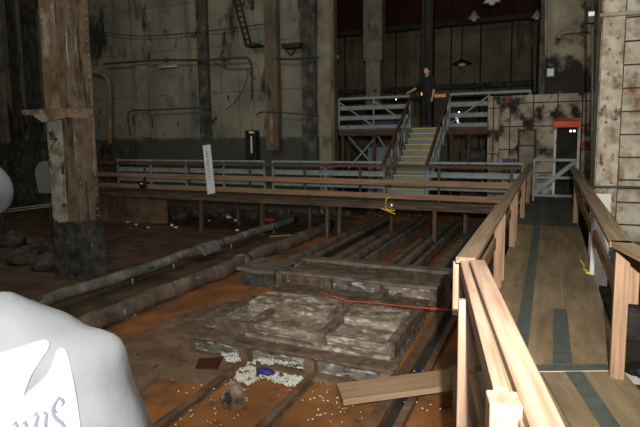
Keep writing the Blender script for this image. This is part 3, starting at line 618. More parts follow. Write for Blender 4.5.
rod('tube', [a, b], .035, mat('glowing_tube', (.9, .9, .9), (.9, .9, .9), bump=0, emit=((.9, .95, 1), .8)), t_); bb = nb(); ball(bb, b, .05); put('end_cap', bb, m_black, t_)
# dark machinery silhouettes under and behind the platform
for (x0, x1, z1, s, lab, mm) in [(-5.8, -4.7, 1.5, py+1.4, 'dark cabinet under the platform at left', m_soot), (-2.3, -1.5, 1.3, py+1.0, 'dark cabinet under the platform right of the stairs', m_soot)]:
    t = thing('machine_cabinet', ((x0+x1)/2, s, -1), lab, 'cabinet'); put('case', box(nb(), x0, x1, s, s+.8, -1, z1, .03), mm, t); put('door', box(nb(), x0+.1, x1-.1, s-.03, s, -.8, z1-.15), m_blue if x0 < -5 else m_soot, t)

# ------------------------------------------------------------------ floor works
def steel(name, x0, x1, y0, y1, z0, z1, m, label, group=None, cat='beam', flange=.03):
    t = thing(name, ((x0+x1)/2, (y0+y1)/2, z0), label, cat, group)
    put('bottom_flange', box(nb(), x0, x1, y0, y1, z0, z0+flange, .004), m, t)
    xc = (x0+x1)/2; put('web', box(nb(), xc-.02, xc+.02, y0, y1, z0+flange, z1-flange), m, t)
    w_ = (x1-x0)*.36; put('top_flange', rough(box(nb(), xc-w_, xc+w_, y0, y1, z1-flange, z1, .004), .006), m, t); return t
steel('floor_beam', -2.92, -2.80, -4, 1.74, -1.04, -.95, m_rbeam, 'rusty floor beam ending at the left part of the near block')
steel('floor_beam', -1.99, -1.87, -4, 1.74, -1.04, -.95, m_rbeam, 'rusty floor beam ending at the middle of the near block, beside the white chips')
def channel(x0, x1, y0, y1, z, label, m=m_beam, ):
    t = thing('floor_channel', ((x0+x1)/2, (y0+y1)/2, -1.05), label, 'steel channel')
    put('left_lip', rough(box(nb(), x0, x0+(x1-x0)*.38, y0, y1, -1.05, z, .01), .012, 2, x0, 0), m, t)
    put('right_lip', rough(box(nb(), x1-(x1-x0)*.25, x1, y0, y1, -1.05, z-.03, .01), .012, 2, x0+3, 0), m, t)
    put('groove', box(nb(), x0, x1, y0, y1, -1.05, z-.1), m_void, t)
channel(-1.02, -.70, -4, 5.6, -.91, 'long floor channel along the right side of the near block', m_rbeam)
channel(-1.98, -1.62, 3.9, 5.0, -.72, 'short floor channel joining the near and rear blocks')
for (x0, x1, ya, yb, z, l) in [(-4.5, -4.1, 5.75, 12.5, -.78, 'leftmost'), (-3.75, -3.45, 6.0, 12.3, -.86, 'second from the left'), (-3.3, -2.92, 5.7, 12.5, -.74, 'third from the left'),
                      (-2.55, -2.3, 5.75, 12, -.88, 'fourth from the left'), (-2.2, -1.85, 5.7, 12.5, -.74, 'fifth from the left'), (-1.5, -1.05, 5.7, 12.5, -.78, 'sixth from the left'), (-.52, -.12, 5.2, 12.4, -.78, 'rightmost')]:
    channel(x0, x1, ya, yb, z, l+' of the long channels running back under the cross walkway')
# near foundation block
t_ = thing('foundation_block', (-2.4, 2.6, -1), 'nearer stepped foundation block crusted with white lime', 'foundation')
bm = box(nb(), -3.72, -1.12, 1.86, 4.0, -1.05, -.80); put('base', rough(bm, .025, 3, 1, 6), m_crust, t_)
put('front_ledge', rough(box(nb(), -3.78, -.98, 1.74, 2.1, -.80, -.765, .004), .022, 5, 0, 5), m_dirty, t_)
for x in (-3.80, -2.92, -2.03, -1.12): put('rib', rough(box(nb(), x, x+.12, 1.72, 1.92, -1.03, -.80), .015), m_ledge, t_)
put('toe_ledge', rough(box(nb(), -3.8, -1.0, 1.66, 1.8, -1.05, -.965), .02, 4, 0, 4), m_ledge, t_)
put('middle_tier', rough(box(nb(), -3.46, -1.10, 2.1, 3.2, -.79, -.66), .018, 5, 3, 5), m_crust2, t_)
put('tier_channel', rough(box(nb(), -2.92, -1.15, 2.06, 2.16, -.70, -.62, .01), .01, 5, 3, 2), m_crust2, t_)
put('tier_channel', rough(box(nb(), -3.5, -3.0, 2.04, 2.12, -.78, -.62, .01), .01, 5, 3, 2), m_dirty, t_)
put('lower_step', rough(box(nb(), -3.0, -1.08, 1.98, 2.1, -.79, -.735, .01), .015, 5, 1, 4), m_crust2, t_)
for x in (-2.99, -2.0, -1.15): put('cross_rib', rough(box(nb(), x, x+.1, 2.04, 3.3, -.76, -.585), .015, 5, 0, 2), m_dirty, t_)
put('upper_tier', rough(box(nb(), -3.35, -2.1, 2.62, 3.2, -.70, -.55), .04, 6, 7, 6), m_crust2, t_)
put('upper_tier', rough(box(nb(), -1.9, -1.15, 2.62, 3.15, -.72, -.56), .04, 6, 5, 5), m_crust2, t_)
put('rear_slab', rough(box(nb(), -3.6, -1.1, 3.25, 4.05, -.84, -.72), .045, 4, 5, 6), m_dirty, t_)
t_ = thing('foundation_block', (-2.4, 5, -1), 'rear foundation block with three crusted face panels', 'foundation')
put('core', rough(box(nb(), -3.8, -1.15, 4.62, 5.6, -1.05, -.66), .02, 4, 3, 5), m_dirty, t_)
put('top_ledge', rough(box(nb(), -3.86, -1.05, 4.42, 4.75, -.64, -.59, .004), .012, 4, 3, 4), m_beam, t_)
put('rear_ledge', rough(box(nb(), -3.9, -.6, 5.5, 5.72, -.66, -.60, .004), .012, 4, 3, 4), m_beam, t_)
put('mid_ledge', rough(box(nb(), -3.86, -1.05, 4.32, 4.62, -.86, -.815, .004), .012, 4, 3, 4), m_dirty, t_)
for i, x in enumerate((-3.72, -2.82, -1.93)): put('face_panel', rough(box(nb(), x, x+.78, 4.5, 4.6, -.82, -.65), .012, 5, 3, 3), (m_dirty, m_crust, m_crust2)[i], t_)
for x in (-3.86, -2.93, -2.05, -1.15): put('rib', rough(box(nb(), x, x+.11, 4.38, 4.62, -1.02, -.62), .012), m_dirty, t_)
for i, x in enumerate((-3.72, -2.82, -1.93)): put('recess', box(nb(), x, x+.78, 4.595, 4.63, -1.0, -.86), m_void, t_)  # black backs paint the shade inside the recesses
put('toe_crust', rough(box(nb(), -3.7, -2.9, 4.2, 4.42, -1.04, -.94), .05, 7, 3, 4), m_crust, t_)
put('toe_crust', rough(box(nb(), -2.8, -1.2, 4.15, 4.42, -1.04, -.95), .05, 7, 9, 4), m_dirty, t_)
t_ = thing('concrete_stub', (-4.5, 5, -1), 'small concrete stub with a grey cap left of the rear block', 'foundation')
put('stub', rough(box(nb(), -4.82, -4.12, 4.75, 5.5, -1.05, -.74), .015, 4, 0, 3), m_soot, t_); put('cap', rough(box(nb(), -4.88, -4.05, 4.66, 5.6, -.74, -.68, .01), .03, 4, 0, 4), m_beam, t_)
# brown concrete slab at left of the near block
bm = nb(); P_ = [onZ(x, y, -.97) for x, y in [(70, 396), (105, 348), (165, 322), (235, 318), (232, 334), (186, 334), (186, 352), (243, 366), (214, 383), (160, 374), (128, 396), (90, 412)]]
prism(bm, [(v.x, v.y) for v in P_], -1.06, -.965, 'z'); tag(put('concrete_apron', bm, m_ledge), 'low brown concrete apron beside the left end of the near block', 'slab')
bm = nb(); P_ = [onZ(x, y, -.97) for x, y in [(172, 318), (255, 296), (272, 302), (250, 312), (215, 320)]]
prism(bm, [(v.x, v.y) for v in P_], -1.06, -.95, 'z'); tag(put('broken_slab', rough(bm, .01), m_dirty), 'broken brown slab behind the left end of the near block', 'slab')
# loose plank
p0 = onZ(340, 392, -.86); p1 = onZ(480, 378, -.86)
o = board('loose_plank', (p0.x, p0.y, -.885), (p1.x+.1, p1.y, -.80), .36, .06, m_lum3); tag(o, 'wide tan plank lying over the rusty floor beside the walkway', 'plank')
p0 = onZ(410, 352, -.9); 
# pipes on floor
t_ = thing('floor_pipe', (-6.8, 6, -.8), 'upper of two long floor pipes, wrapped in grey, on thin stands', 'pipe')
pts = [(-6.8+.03*math.sin(i*.9), .5+i*.42, -.80+.015*math.sin(i*1.7)) for i in range(26)]
put('wrapped_pipe', tube(nb(), pts, .10, 14, .25), m_pipe, t_, smooth=True)
for s in (1.8, 4.0, 5.2, 7.4, 9.6): rod('stand', [(-6.8, s, -1.05), (-6.8, s, -.85)], .018, m_cond2, t_)
t_ = thing('floor_pipe', (-5.5, 6, -.85), 'lower of two long floor pipes, thick and brown with crust', 'pipe')
pts = [(-5.5+.03*math.sin(i*.7), .3+i*.42, -.89+.012*math.sin(i*2.1)) for i in range(26)]
put('pipe_body', tube(nb(), pts, .145, 14, .35), m_pipe2, t_, smooth=True)
put('joint_collar', tube(nb(), [(-5.5, 5.75, -.89), (-5.5, 6.0, -.89)], .18, 14, .2), m_pipe2, t_, smooth=True)
for s in (2.5, 5, 7.5, 10): put('saddle', box(nb(), -5.62, -5.38, s-.1, s+.1, -1.05, -.98), m_dirty, t_)
# sack draped on pipe 1
bm = nb(); bmesh.ops.create_grid(bm, x_segments=16, y_segments=14, size=1)
for v in bm.verts:
    a_, b_ = v.co.x, v.co.y; th = a_*1.5; rr = .125
    x = -6.79+ (rr*math.sin(th) if abs(a_) < .7 else math.copysign(rr*math.sin(1.05)+(abs(a_)-.7)*.35, a_)); z = -.80+(rr*math.cos(th) if abs(a_) < .7 else rr*math.cos(1.05)-(abs(a_)-.7)*.5)
    v.co = Vector((x+.02*noise.noise(Vector((a_*3, b_*3, 0))), 6.35+b_*.42*(1-.15*a_*a_), z+.02*noise.noise(Vector((a_*3, b_*4, 5)))))
o = put('draped_sack', bm, m_sack, smooth=True); md = o.modifiers.new('thickness', 'SOLIDIFY'); md.thickness = .012; tag(o, 'grey sacking draped over the upper floor pipe', 'sack')
# plank bits
p = onZ(240, 352-30, -.9)
for (a0, a1, l) in [((205, 352-30+6), (262, 307), 'thin broken lath lying on the floor behind the left end of near block')]:
    A = onZ(*a0, -.9); B = onZ(*a1, -.9); tag(board('thin_lath', (A.x, A.y, -.93), (B.x, B.y, -.91), .04, .02, m_lum3), l, 'lath')
A = onZ(270, 236, -.97); B = onZ(292, 235, -.97); tag(board('thin_lath', (A.x, A.y, -.985), (B.x, B.y, -.97), .08, .03, m_lum3), 'short pale lath lying between the two floor pipes far back', 'lath')
# rock, blue lump, maroon plate
c = onZ(235, 400, -.95)
bm = nb(); ball(bm, (c.x, c.y, -.91), .125, .10, .14, 2)
for v in bm.verts: 
    p = v.co*13; v.co += Vector((noise.cell(p*.6), noise.noise(p+Vector((5, 0, 0))), noise.noise(p+Vector((0, 5, 0)))))*.05; v.co.z = max(v.co.z, -1.02)
for v in bm.verts:
    k_ = max(0, (v.co.z+.95)/.2); v.co.x = c.x+(v.co.x-c.x)*(1-.45*k_)-.02*k_
tag(put('loose_rock', bm, m_rock), 'pointed pinkish rock standing alone on the orange sand', 'rock')
c = onZ(265.5, 371.5, -.96); bm = nb(); ball(bm, (c.x, c.y, -.965), .125, .075, .045, 3); rough(bm, .02, 8)
tag(put('blue_bag', bm, m_bl, smooth=True), 'crumpled deep blue bag lying on the white chips', 'bag')
P_ = [onZ(x, y, -.955) for x, y in [(195.5, 368.5), (199, 359), (211, 358.5), (223, 357), (221, 362), (217.5, 369)]]
bm = nb(); prism(bm, [(v.x, v.y) for v in P_], -.958, -.945, 'z'); tag(put('maroon_plate', bm, m_mar), 'dark maroon plate lying flat on the brown apron', 'plate')
# white chips
def inp(x, y, poly):
    r = False; j = len(poly)-1
    for i in range(len(poly)):
        xi, yi = poly[i]; xj, yj = poly[j]
        if (yi > y) != (yj > y) and x < (xj-xi)*(y-yi)/(yj-yi)+xi: r = not r
        j = i
    return r
chips = nb(); polys = [([(238, 372), (262, 361), (282, 363), (300, 364), (316, 367), (314, 378), (302, 389), (286, 386), (262, 378), (248, 386), (234, 380)], 1900), ([(222, 358), (240, 357), (246, 362), (238, 366), (228, 366)], 260), ([(326, 368), (334, 369), (335, 374), (328, 374)], 60)]
def chip(c, r):
    s_ = bmesh.ops.create_cube(chips, size=1); R_ = Matrix.Rotation(random.uniform(0, 6.3), 3, 'Z') @ Matrix.Rotation(random.uniform(-.5, .5), 3, 'X')
    for v in s_['verts']: v.co = Vector(c) + R_ @ Vector((v.co.x*r*random.uniform(1, 1.8), v.co.y*r, v.co.z*r*.6))
for poly, n in polys:
    i = 0
    while i < n:
        x = random.uniform(min(p[0] for p in poly), max(p[0] for p in poly)); y = random.uniform(min(p[1] for p in poly), max(p[1] for p in poly))
        if inp(x, y, poly) and noise.noise(Vector((x*.13, y*.2, 0))) > -.28:
            q = onZ(x, y, -1); chip((q.x, q.y, -1.0+random.uniform(0, .03)+(.04 if y < 368 else 0)), random.uniform(.006, .018)); i += 1
for i in range(260):
    x = random.uniform(150, 455); y = random.uniform(366, 425); q = onZ(x, y, -1)
    if noise.noise(Vector((q.x*1.3, q.y*1.3, 3))) > -.05: chip((q.x, q.y, -.995), random.uniform(.006, .014))
o = put('white_chips', chips, m_chip); tag(o, 'loose scatter of white chips on the orange sand before the near block', 'rubble', kind='stuff')
# red cord
P_ = [(318, 292, -.7), (335, 297, -.66), (350, 301, -.7), (375, 303, -.62), (410, 307, -.58), (440, 309, -.56), (470, 312, -.56)]
cp = [onZ(*p) for p in P_]; cp = [Vector((c_.x, c_.y, P_[i][2])) for i, c_ in enumerate(cp)]
tag(rod('red_rope', curvepts(cp), .008, m_cord), 'thin red cord strung across between the two foundation blocks', 'cord')
# leaning plywood sheet under crosswalk at left
A = onS(98, 205, 8.6)
t_ = thing('leaning_board', (-11.5, 8.8, -1), 'large brown sheet leaning under the cross walkway beside the pillar', 'panel')
a = onZ(100, 221, -1); b = onZ(168, 223, -1)
o = board('sheet', (a.x, a.y, -.42), (b.x, b.y, -.42), .04, 1.22, m_ledge, t_, bev=.006)
board('batten', (a.x+.4, a.y-.12, -.98), (a.x+.4, a.y-.06, .1), .06, .04, m_lum2, t_, side=(1, 0, 0))
c = onS(141, 184.5, 8.75)
t_ = thing('clamp_lamp', (c.x, 8.85, c.z-.1), 'black clamp lamp with bright reflector above the leaning brown sheet', 'lamp')
bb = nb(); ball(bb, (c.x, 8.82, c.z), .13, .1, .13, 3); put('lamp_shade', bb, m_black, t_, smooth=True); bb = nb(); ball(bb, (c.x+.04, 8.72, c.z+.02), .04); put('reflector', bb, m_chrome, t_, smooth=True)
rod('arm', [(c.x, 8.85, c.z), (c.x, 8.95, c.z+.25)], .02, m_black, t_)
# grey rounded sign behind the pillar
a = onS(35, 178, 5.6); b = onS(56, 178, 5.6); zt_ = onS(45, 161, 5.6).z; zb = onS(45, 193, 5.6).z; w_ = (b.x-a.x)/2; cxm = (a.x+b.x)/2
poly = [(cxm-w_*.75, zb), (cxm+w_, zb)] + [(cxm+w_*math.cos(q), zb+(zt_-zb)*.55+(zt_-zb)*.45*math.sin(q)) for q in [i*math.pi/14 for i in range(15)]] 
t_ = thing('round_topped_sign', (cxm, 5.62, -1), 'grey round-topped sign standing half hidden behind the rusty pillar', 'sign')
bm = nb(); prism(bm, poly, 5.60, 5.64); put('sign_plate', bm, m_grey, t_); rod('sign_post', [(cxm+.1, 5.67, -1.05), (cxm+.1, 5.67, zb+.1)], .03, m_black, t_)
# twin pipe rail
t_ = thing('low_pipe_rail', (-13, 7, -1), 'pair of pale level pipes behind the rusty pillar at far left', 'pipe rail')
for d in (0, 2.6):
    A = onS(-30, 214+d, 6.2); B = onS(60, 203+d*.8, 6.8); rod('pipe', [(A.x, 6.2, A.z), (B.x, 6.8, B.z)], .018, m_cond2, t_)
for x_ in (-14, -12.4): 
    A = onS(-30, 214, 6.2); B = onS(60, 203, 6.8); k_ = (x_-A.x)/(B.x-A.x); rod('stand', [(x_, 6.2+.6*k_, -1.05), (x_, 6.2+.6*k_, A.z+(B.z-A.z)*k_)], .02, m_cond, t_)
# low dark retaining bank at left
bm = box(nb(), -27.5, -15.6, 11.6, 13.4, -1.05, 1.55); put_ = put('wall_low', rough(bm, .25, 1.1, 4, 14), m_dbr); struct(put_)
# rubble heaps: countable lumps as individuals
def lump(px, py_, r, m, name, label, cat, group=None, z=-1, fl=.6, seed=0):
    c_ = onZ(px, py_, z); bm = nb(); ball(bm, (c_.x, c_.y, z+r*fl*.6), r, r*.8, r*fl, 2); rough(bm, r*.35, 2.2/r*.5, seed); return tag(put(name, bm, m), label, cat, group)
for i in range(46):
    px = random.choice([random.uniform(172, 240), random.uniform(250, 420)]); lump(px, random.uniform(211, 219) , random.uniform(.10, .30), m_dbr, 'rubble_lump', 'dark rubble lump in the heap under the cross walkway', 'rubble', 'rubble lumps under the cross walkway', seed=i)
for i, (px, py_) in enumerate([(24, 262), (40, 250), (50, 268), (12, 245)]):
    lump(px, py_, .4, m_dbr, 'debris_mound', 'dark debris mound on the mud between the person and the pillar', 'rubble', 'debris mounds left of the pillar', seed=20+i, fl=.5)
# scraps of foil and litter
for i, (px, py_, r) in enumerate([(128, 223, .07), (136, 225, .06), (146, 221, .10), (148, 228, .05), (172, 226, .08), (176, 228, .06), (229, 218, .11), (236, 221, .09), (237, 231, .07), (209, 221, .05), (27, 199, .05), (240, 222, .06)]):
    lump(px, py_, r, m_offw, 'paper_scrap', 'crumpled pale litter scrap lying on the mud before the cross walkway', 'litter', 'pale litter scraps on the mud', seed=40+i, fl=.5)
lump(268, 222, .22, m_redp, 'red_bag', 'flattened red bag lying among rubble under the cross walkway', 'bag', seed=77, fl=.35)
lump(632, 381, .16, m_offw, 'white_rag', 'white rag on the ground outside the right handrail', 'rag', seed=78, fl=.4)
A = onZ(618, 376, -.98); B = onZ(660, 372, -.98); tag(rod('orange_cable', curvepts([(A.x, A.y, -.98), (A.x+.2, A.y+.12, -.97), (A.x+.4, A.y-.05, -.98), (B.x, B.y, -.98)]), .012, m_cord), 'thin red-orange cable on the ground outside the right handrail', 'cable')
A = onZ(608, 372, -.95); bm = nb(); ball(bm, (A.x+.3, A.y, -.9), .16, .14, .13, 2); rough(bm, .04, 6); tag(put('black_bag', bm, m_black), 'black bag on the ground behind the nearest right post', 'bag')

# ------------------------------------------------------------------ people
def chain(bm, pts):   # pts: (x,y,z, rx,ry,rz)
    for i in range(len(pts)-1):
        a, b = pts[i], pts[i+1]; d = (Vector(a[:3])-Vector(b[:3])).length; n = max(2, int(d/(min(a[3], b[3])*.3)))
        for j in range(n+1):
            q = [a[c_]+(b[c_]-a[c_])*j/n for c_ in range(6)]; ball(bm, q[:3], q[3], q[4], q[5], 2)
def L3(p, r, ry=None, rz=None): return (*p, r, ry or r, rz or r)
def remesh(name, bm, vox, m, parent, fr, sm=4, amp=0, frq=8):
    me = bpy.data.meshes.new('tmp'); bm.to_mesh(me); bm.free(); o = bpy.data.objects.new('tmp', me); col.objects.link(o)
    md = o.modifiers.new('r', 'REMESH'); md.mode = 'VOXEL'; md.voxel_size = vox
    md = o.modifiers.new('s', 'SMOOTH'); md.iterations = sm; md.factor = .5
    dg = bpy.context.evaluated_depsgraph_get(); me2 = bpy.data.meshes.new_from_object(o.evaluated_get(dg)); bpy.data.objects.remove(o)
    b2 = nb(); b2.from_mesh(me2); bpy.data.meshes.remove(me2)
    if amp:
        for v in b2.verts:
            p = v.co*frq; v.co += v.normal*amp*noise.noise(Vector((p.x, p.y, p.z*1.6)))
    return put(name, b2, m, parent, fr, True)
def person(base, label, fr, J, vox, mats, sleeve='short', hat=True):
    """J: joint dict in local coords (facing +y); everything in frame fr"""
    t = thing('person', base, label, 'person', None, fr)
    b = nb()
    hd = J['head']; nk = J['neck']
    ball(b, hd, .076, .095, .105, 3); ball(b, (hd[0], hd[1]+.03, hd[2]-.06), .055, .06, .05, 3)      # skull, jaw
    ball(b, (hd[0], hd[1]+.10, hd[2]-.025), .013, .018, .022, 2)                                      # nose
    for q in (-1, 1): ball(b, (hd[0]+q*.080, hd[1]-.005, hd[2]-.02), .013, .024, .034, 2)            # ears
    ball(b, (hd[0], hd[1]+.088, hd[2]-.065), .026, .014, .010, 2)
    chain(b, [L3((hd[0], hd[1]-.01, hd[2]-.05), .058), L3(nk, .06), (nk[0], nk[1], nk[2]-.08, .10, .08, .06)])
    ch = J['chest']; pv = J['pelvis']
    chain(b, [(nk[0], nk[1], nk[2]-.1, .13, .085, .07), (*ch, .155, .105, .12), ((ch[0]+pv[0])/2, (ch[1]+pv[1])/2, (ch[2]+pv[2])/2, .135, .1, .1), (*pv, .15, .11, .11)])
    for q in 'LR':
        sh, el, wr, ha = J['sh'+q], J['el'+q], J['wr'+q], J['ha'+q]
        chain(b, [L3(sh, .058), L3(el, .042), L3(wr, .028)])
        d = (Vector(ha)-Vector(wr)); dn = d.normalized(); side = Vector((0, 1, 0)); side = (side-dn*side.dot(dn)).normalized(); nrm = dn.cross(side)
        pm = Vector(wr)+dn*.05; chain(b, [(*wr, .026, .026, .026), (*pm, .022, .038, .036)])
        for f_, (o_, ln) in enumerate(((-.030, .065), (-.010, .078), (.010, .073), (.028, .058))):
            r_ = pm + side*o_ + dn*.02; k1 = r_+dn*ln*.5+nrm*.006; k2 = k1+dn*ln*.35+nrm*.022*(1 if q == 'L' else -1)
            chain(b, [L3(r_, .0095), L3(k1, .0088), L3(k2, .0078)])
        th = Vector(wr)+dn*.02+side*.025; chain(b, [L3(th, .012), L3(th+dn*.035+side*.022, .0105), L3(th+dn*.06+side*.025, .009)])
        hp, kn, an = J['hp'+q], J['kn'+q], J['an'+q]
        chain(b, [L3(hp, .085), L3(kn, .055), L3(an, .04)])
    body = remesh('body', b, min(vox, .009), mats['skin'], t, fr, 2)
    b = nb()
    chain(b, [(nk[0], nk[1], nk[2]-.055, .083, .075, .03), (nk[0], nk[1], nk[2]-.11, .15, .11, .07), (*ch, .185, .128, .13), ((ch[0]+pv[0])/2, (ch[1]+pv[1])/2, (ch[2]+pv[2])/2, .165, .125, .11), (pv[0], pv[1], pv[2], .175, .13, .08)])
    for q in 'LR':
        sh, el, wr = J['sh'+q], J['el'+q], J['wr'+q]
        chain(b, [L3((nk[0]+(sh[0]-nk[0])*.32, nk[1], nk[2]-.062), .070), L3((nk[0]+(sh[0]-nk[0])*.68, nk[1], nk[2]*.36+sh[2]*.64-.022), .082), L3((sh[0]*.96+nk[0]*.04, sh[1], sh[2]-.012), .080)])
        if sleeve == 'short':
            e_ = Vector(sh).lerp(Vector(el), .78); chain(b, [L3(sh, .080), L3(e_, .083)])
        else: chain(b, [L3(sh, .075), L3(el, .058), L3(Vector(wr).lerp(Vector(el), .1) if sleeve == 'long' else Vector(el), .045)])
    shirt = remesh('shirt', b, vox, mats['shirt'], t, fr, 6, .006 if sleeve == 'short' else 0, 11)
    b = nb(); chain(b, [(*pv, .165, .125, .1), (pv[0], pv[1], pv[2]-.1, .16, .12, .08)])
    for q in 'LR':
        hp, kn, an = J['hp'+q], J['kn'+q], J['an'+q]; chain(b, [L3(hp, .1), L3(kn, .075), L3((an[0], an[1], an[2]+.03), .065)])
    remesh('trousers', b, vox, mats['pants'], t, fr, 4)
    for q in 'LR':
        an = J['an'+q]; b = nb(); chain(b, [(an[0], an[1], an[2]+.04, .055, .055, .05), (an[0], an[1], an[2]-.03, .05, .06, .05)]); chain(b, [(an[0], an[1]-.02, an[2]-.04, .045, .05, .04), (an[0], an[1]+.13, an[2]-.05, .048, .06, .03)])
        remesh('boot', b, .012, m_boot, t, fr, 2)
    b = nb(); ball(b, (hd[0], hd[1]-.014, hd[2]+.018), .082, .095, .098, 3)
    for v in list(b.verts):
        if v.co.z < hd[2]-.055 or (v.co.y > hd[1]+.05 and v.co.z < hd[2]+.05): b.verts.remove(v)
    put('hair', b, m_hair, t, fr, True)
    return t, shirt
bx, by = -.605, .86
J = dict(head=(bx-.046, by+.02, 1.595), neck=(bx-.02, by+.01, 1.485), chest=(bx, by, 1.27), pelvis=(bx, by, .93),
         shR=(bx+.190, by, 1.352), elR=(bx+.262, by+.0, 1.09), wrR=(bx+.26, by+.12, .86), haR=(bx+.26, by+.16, .77),
         shL=(bx-.190, by, 1.352), elL=(bx-.262, by+.0, 1.09), wrL=(bx-.26, by+.12, .86), haL=(bx-.26, by+.16, .77),
         hpR=(bx+.09, by, .88), knR=(bx+.10, by+.02, .48), anR=(bx+.11, by, .10), hpL=(bx-.09, by, .88), knL=(bx-.10, by+.02, .48), anL=(bx-.11, by, .10))
pt, shirt = person((bx, by, 0), 'person in a light grey printed shirt and pale hard hat, seen from behind at left', W, J, .014, dict(skin=m_skin, shirt=m_shirt, pants=m_jean))
# hard hat
b = nb(); hc = (bx-.042, by+.015, 1.66); vs = ball(b, hc, .104, .128, .078, 4)
for v in b.verts:
    if v.co.z < hc[2]-.035: v.co.z = hc[2]-.035-(hc[2]-.035-v.co.z)*.35
hat = put('hard_hat', b, m_hat, pt, W, True)
b = nb(); ball(b, (bx-.05, by+.135, 1.645), .045, .05, .008, 3); put('brim', b, m_hat, hat, W, True)
b = nb(); ball(b, (bx-.042, by+.015, 1.672), .014, .118, .073, 3); put('crown_ridge', b, m_hat, hat, W)
# shirt print: polygons laid onto the shirt surface
dgv = [WM(shirt) @ v.co for v in shirt.data.vertices]; tree = BVHTree.FromPolygons(dgv, [tuple(p.vertices) for p in shirt.data.polygons])
camo = Vector((0, 0, CZ))
def onshirt(x, y, off):
    d = ray(x, y).normalized(); h = tree.ray_cast(camo, d)
    if h[0] is None: return None
    return h[0] + h[1]*off*(1 if h[1].dot(d) < 0 else -1)
def decal(polys, off, m, name, parent, step=4):
    bm = nb()
    for poly in polys:
        pts = [Vector(p) for p in poly]; n = len(pts); edges = [(i, (i+1) % n) for i in range(n)]
        x0 = min(p.x for p in pts); x1 = max(p.x for p in pts); y0 = min(p.y for p in pts); y1 = max(p.y for p in pts); x = x0+step/2
        while x < x1:
            y = y0+step/2
            while y < y1:
                if inp(x, y, poly): pts.append(Vector((x, y)))
                y += step
            x += step
        vs_, _, fs, *_ = geometry.delaunay_2d_cdt(pts, edges, [list(range(n))], 1, 1e-4)
        V_ = []
        for v in vs_:
            p = onshirt(v.x, v.y, off); V_.append(bm.verts.new(p) if p is not None else None)
        for f in fs:
            if all(V_[i] is not None for i in f): bm.faces.new([V_[i] for i in f])
    return put(name, bm, m, parent, W, True)
def cr(pts):  # densify outline smoothly
    return [(p.x, p.y) for p in curvepts([(x, y, 0) for x, y in pts], 4)][:-1]
out = cr([(-60, 372), (-30, 358), (0, 353), (24, 346), (40, 341), (46.5, 340.5), (49.5, 345), (47, 352), (40, 362), (32, 375), (26, 390), (24, 396), (30, 390), (42, 380), (50, 370), (55, 357), (57, 351), (61, 348.5), (65.5, 350.5), (69, 359), (74, 382), (78, 405), (81, 430), (82, 470)]) + [(82, 470), (-60, 470)]
pr = decal([out], .0018, m_print, 'shirt_print', shirt, 5); pr['label'] = 'white angular print panel'
def stroke(pts, w):
    P_ = [Vector(p) for p in pts]; Lf = []; Rt = []
    for i, p in enumerate(P_):
        d = (P_[min(i+1, len(P_)-1)]-P_[max(0, i-1)]).normalized(); n_ = Vector((-d.y, d.x)); ww = w[i] if isinstance(w, (list, tuple)) else w
        Lf.append(p+n_*ww/2); Rt.append(p-n_*ww/2)
    return [(p.x, p.y) for p in Lf+Rt[::-1]]
lets = [stroke([(58.5, 399), (60, 396.5), (63, 399), (64.5, 402), (62.5, 405)], [1, 2.4, 3, 2, 1]), stroke([(59, 397), (56, 403), (54, 409), (55, 414), (58, 418), (63, 422), (66, 426), (64, 431), (60, 434)], [1, 2.4, 3, 3, 3.6, 3.6, 3, 2.2, 1]), stroke([(53, 406), (56, 409), (58, 412)], 1.6),
        stroke([(44, 413), (46, 411), (48, 414), (46.5, 422), (47, 430), (50, 436)], [1, 3, 3, 3, 3, 1]), stroke([(34, 416), (37, 412), (38.5, 416), (36, 424), (37, 432), (42, 436), (47, 432)], [1, 3, 3, 3, 3, 3, 1]),
        stroke([(22, 424), (25, 421), (26, 426), (24, 434), (26, 441)], [1, 3, 3, 3, 2]), stroke([(12, 425), (15, 422), (17, 427), (15, 435), (18, 442)], [1, 3, 3, 3, 2])]
lt = decal(lets, .0032, m_letter, 'print_lettering', shirt, 3); lt['label'] = 'violet-grey blackletter lettering'

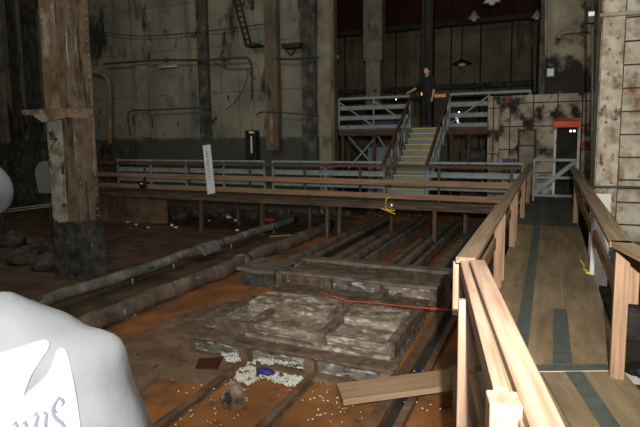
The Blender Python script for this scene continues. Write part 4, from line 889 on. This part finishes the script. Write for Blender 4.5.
# person on the platform, beside the stair head, leaning a hand on the handrail
gx = sx1-.62; gy = py+.08; z0 = 2.0
FR = M @ Matrix.Translation((gx, gy, z0)) @ Matrix.Rotation(math.radians(150), 4, 'Z') @ Matrix.Scale(1.13, 4)
J = dict(head=(0, .03, 1.62), neck=(0, 0, 1.49), chest=(0, 0, 1.27), pelvis=(0, 0, .94),
         shR=(.19, 0, 1.38), elR=(.30, .12, 1.16), wrR=(.40, .30, 1.04), haR=(.43, .37, 1.01),
         shL=(-.19, 0, 1.38), elL=(-.24, -.02, 1.10), wrL=(-.24, .05, .86), haL=(-.24, .07, .77),
         hpR=(.09, 0, .88), knR=(.10, .02, .48), anR=(.10, 0, .09), hpL=(-.09, 0, .88), knL=(-.10, .02, .48), anL=(-.10, 0, .09))
person((0, 0, 0), 'person in dark clothes at the stair head, hand on the handrail', FR, J, .018, dict(skin=m_skin, shirt=m_dark, pants=m_dark), sleeve='elbow')

# ------------------------------------------------------------------ light
def lamp(name, kind, loc, power, size=.3, col_=(1, 1, 1), target=None, **k_):
    l = bpy.data.lights.new(name, kind); l.energy = power; l.color = col_
    if kind == 'AREA': l.size = size
    elif kind != 'SUN': l.shadow_soft_size = size
    for a_, b_ in k_.items(): setattr(l, a_, b_)
    o = bpy.data.objects.new(name, l); col.objects.link(o); o.location = loc
    if target: o.rotation_euler = (Vector(target)-Vector(loc)).to_track_quat('-Z', 'Y').to_euler()
    return o
lamp('flash', 'SPOT', (.16, -.12, 2.12), 2300, .03, (1, .97, .93), (.16+1.8, 10, 2.35), spot_size=math.radians(103), spot_blend=1.0)
lamp('rear_fill', 'AREA', (-.6, -3.2, 3.6), 300, .8, (1, .97, .95), (-.3, 8, -1))  # added fill for the shirt and foreground, not a fixture of the hall
lamp('overhead_fill', 'POINT', (-3, 7, 9.5), 500, .8, (1, .92, .8))  # this and the next three: added ambient fills, not real fixtures
lamp('overhead_fill', 'POINT', (-9, 12, 9.0), 420, .8, (1, .94, .8))
lamp('overhead_fill', 'POINT', (3, 3, 9.0), 200, .8, (1, .92, .8))
lamp('overhead_fill', 'POINT', (-6, 22, 8.5), 70, .6, (1, .82, .6))
w = bpy.data.worlds.new('world'); sc.world = w; w.use_nodes = True; w.node_tree.nodes['Background'].inputs[0].default_value = (.5, .55, .6, 1); w.node_tree.nodes['Background'].inputs[1].default_value = .02
vs = sc.view_settings; vs.view_transform = 'Standard'; vs.look = 'None'; vs.gamma = 1; vs.exposure = 0; vs.use_curve_mapping = False
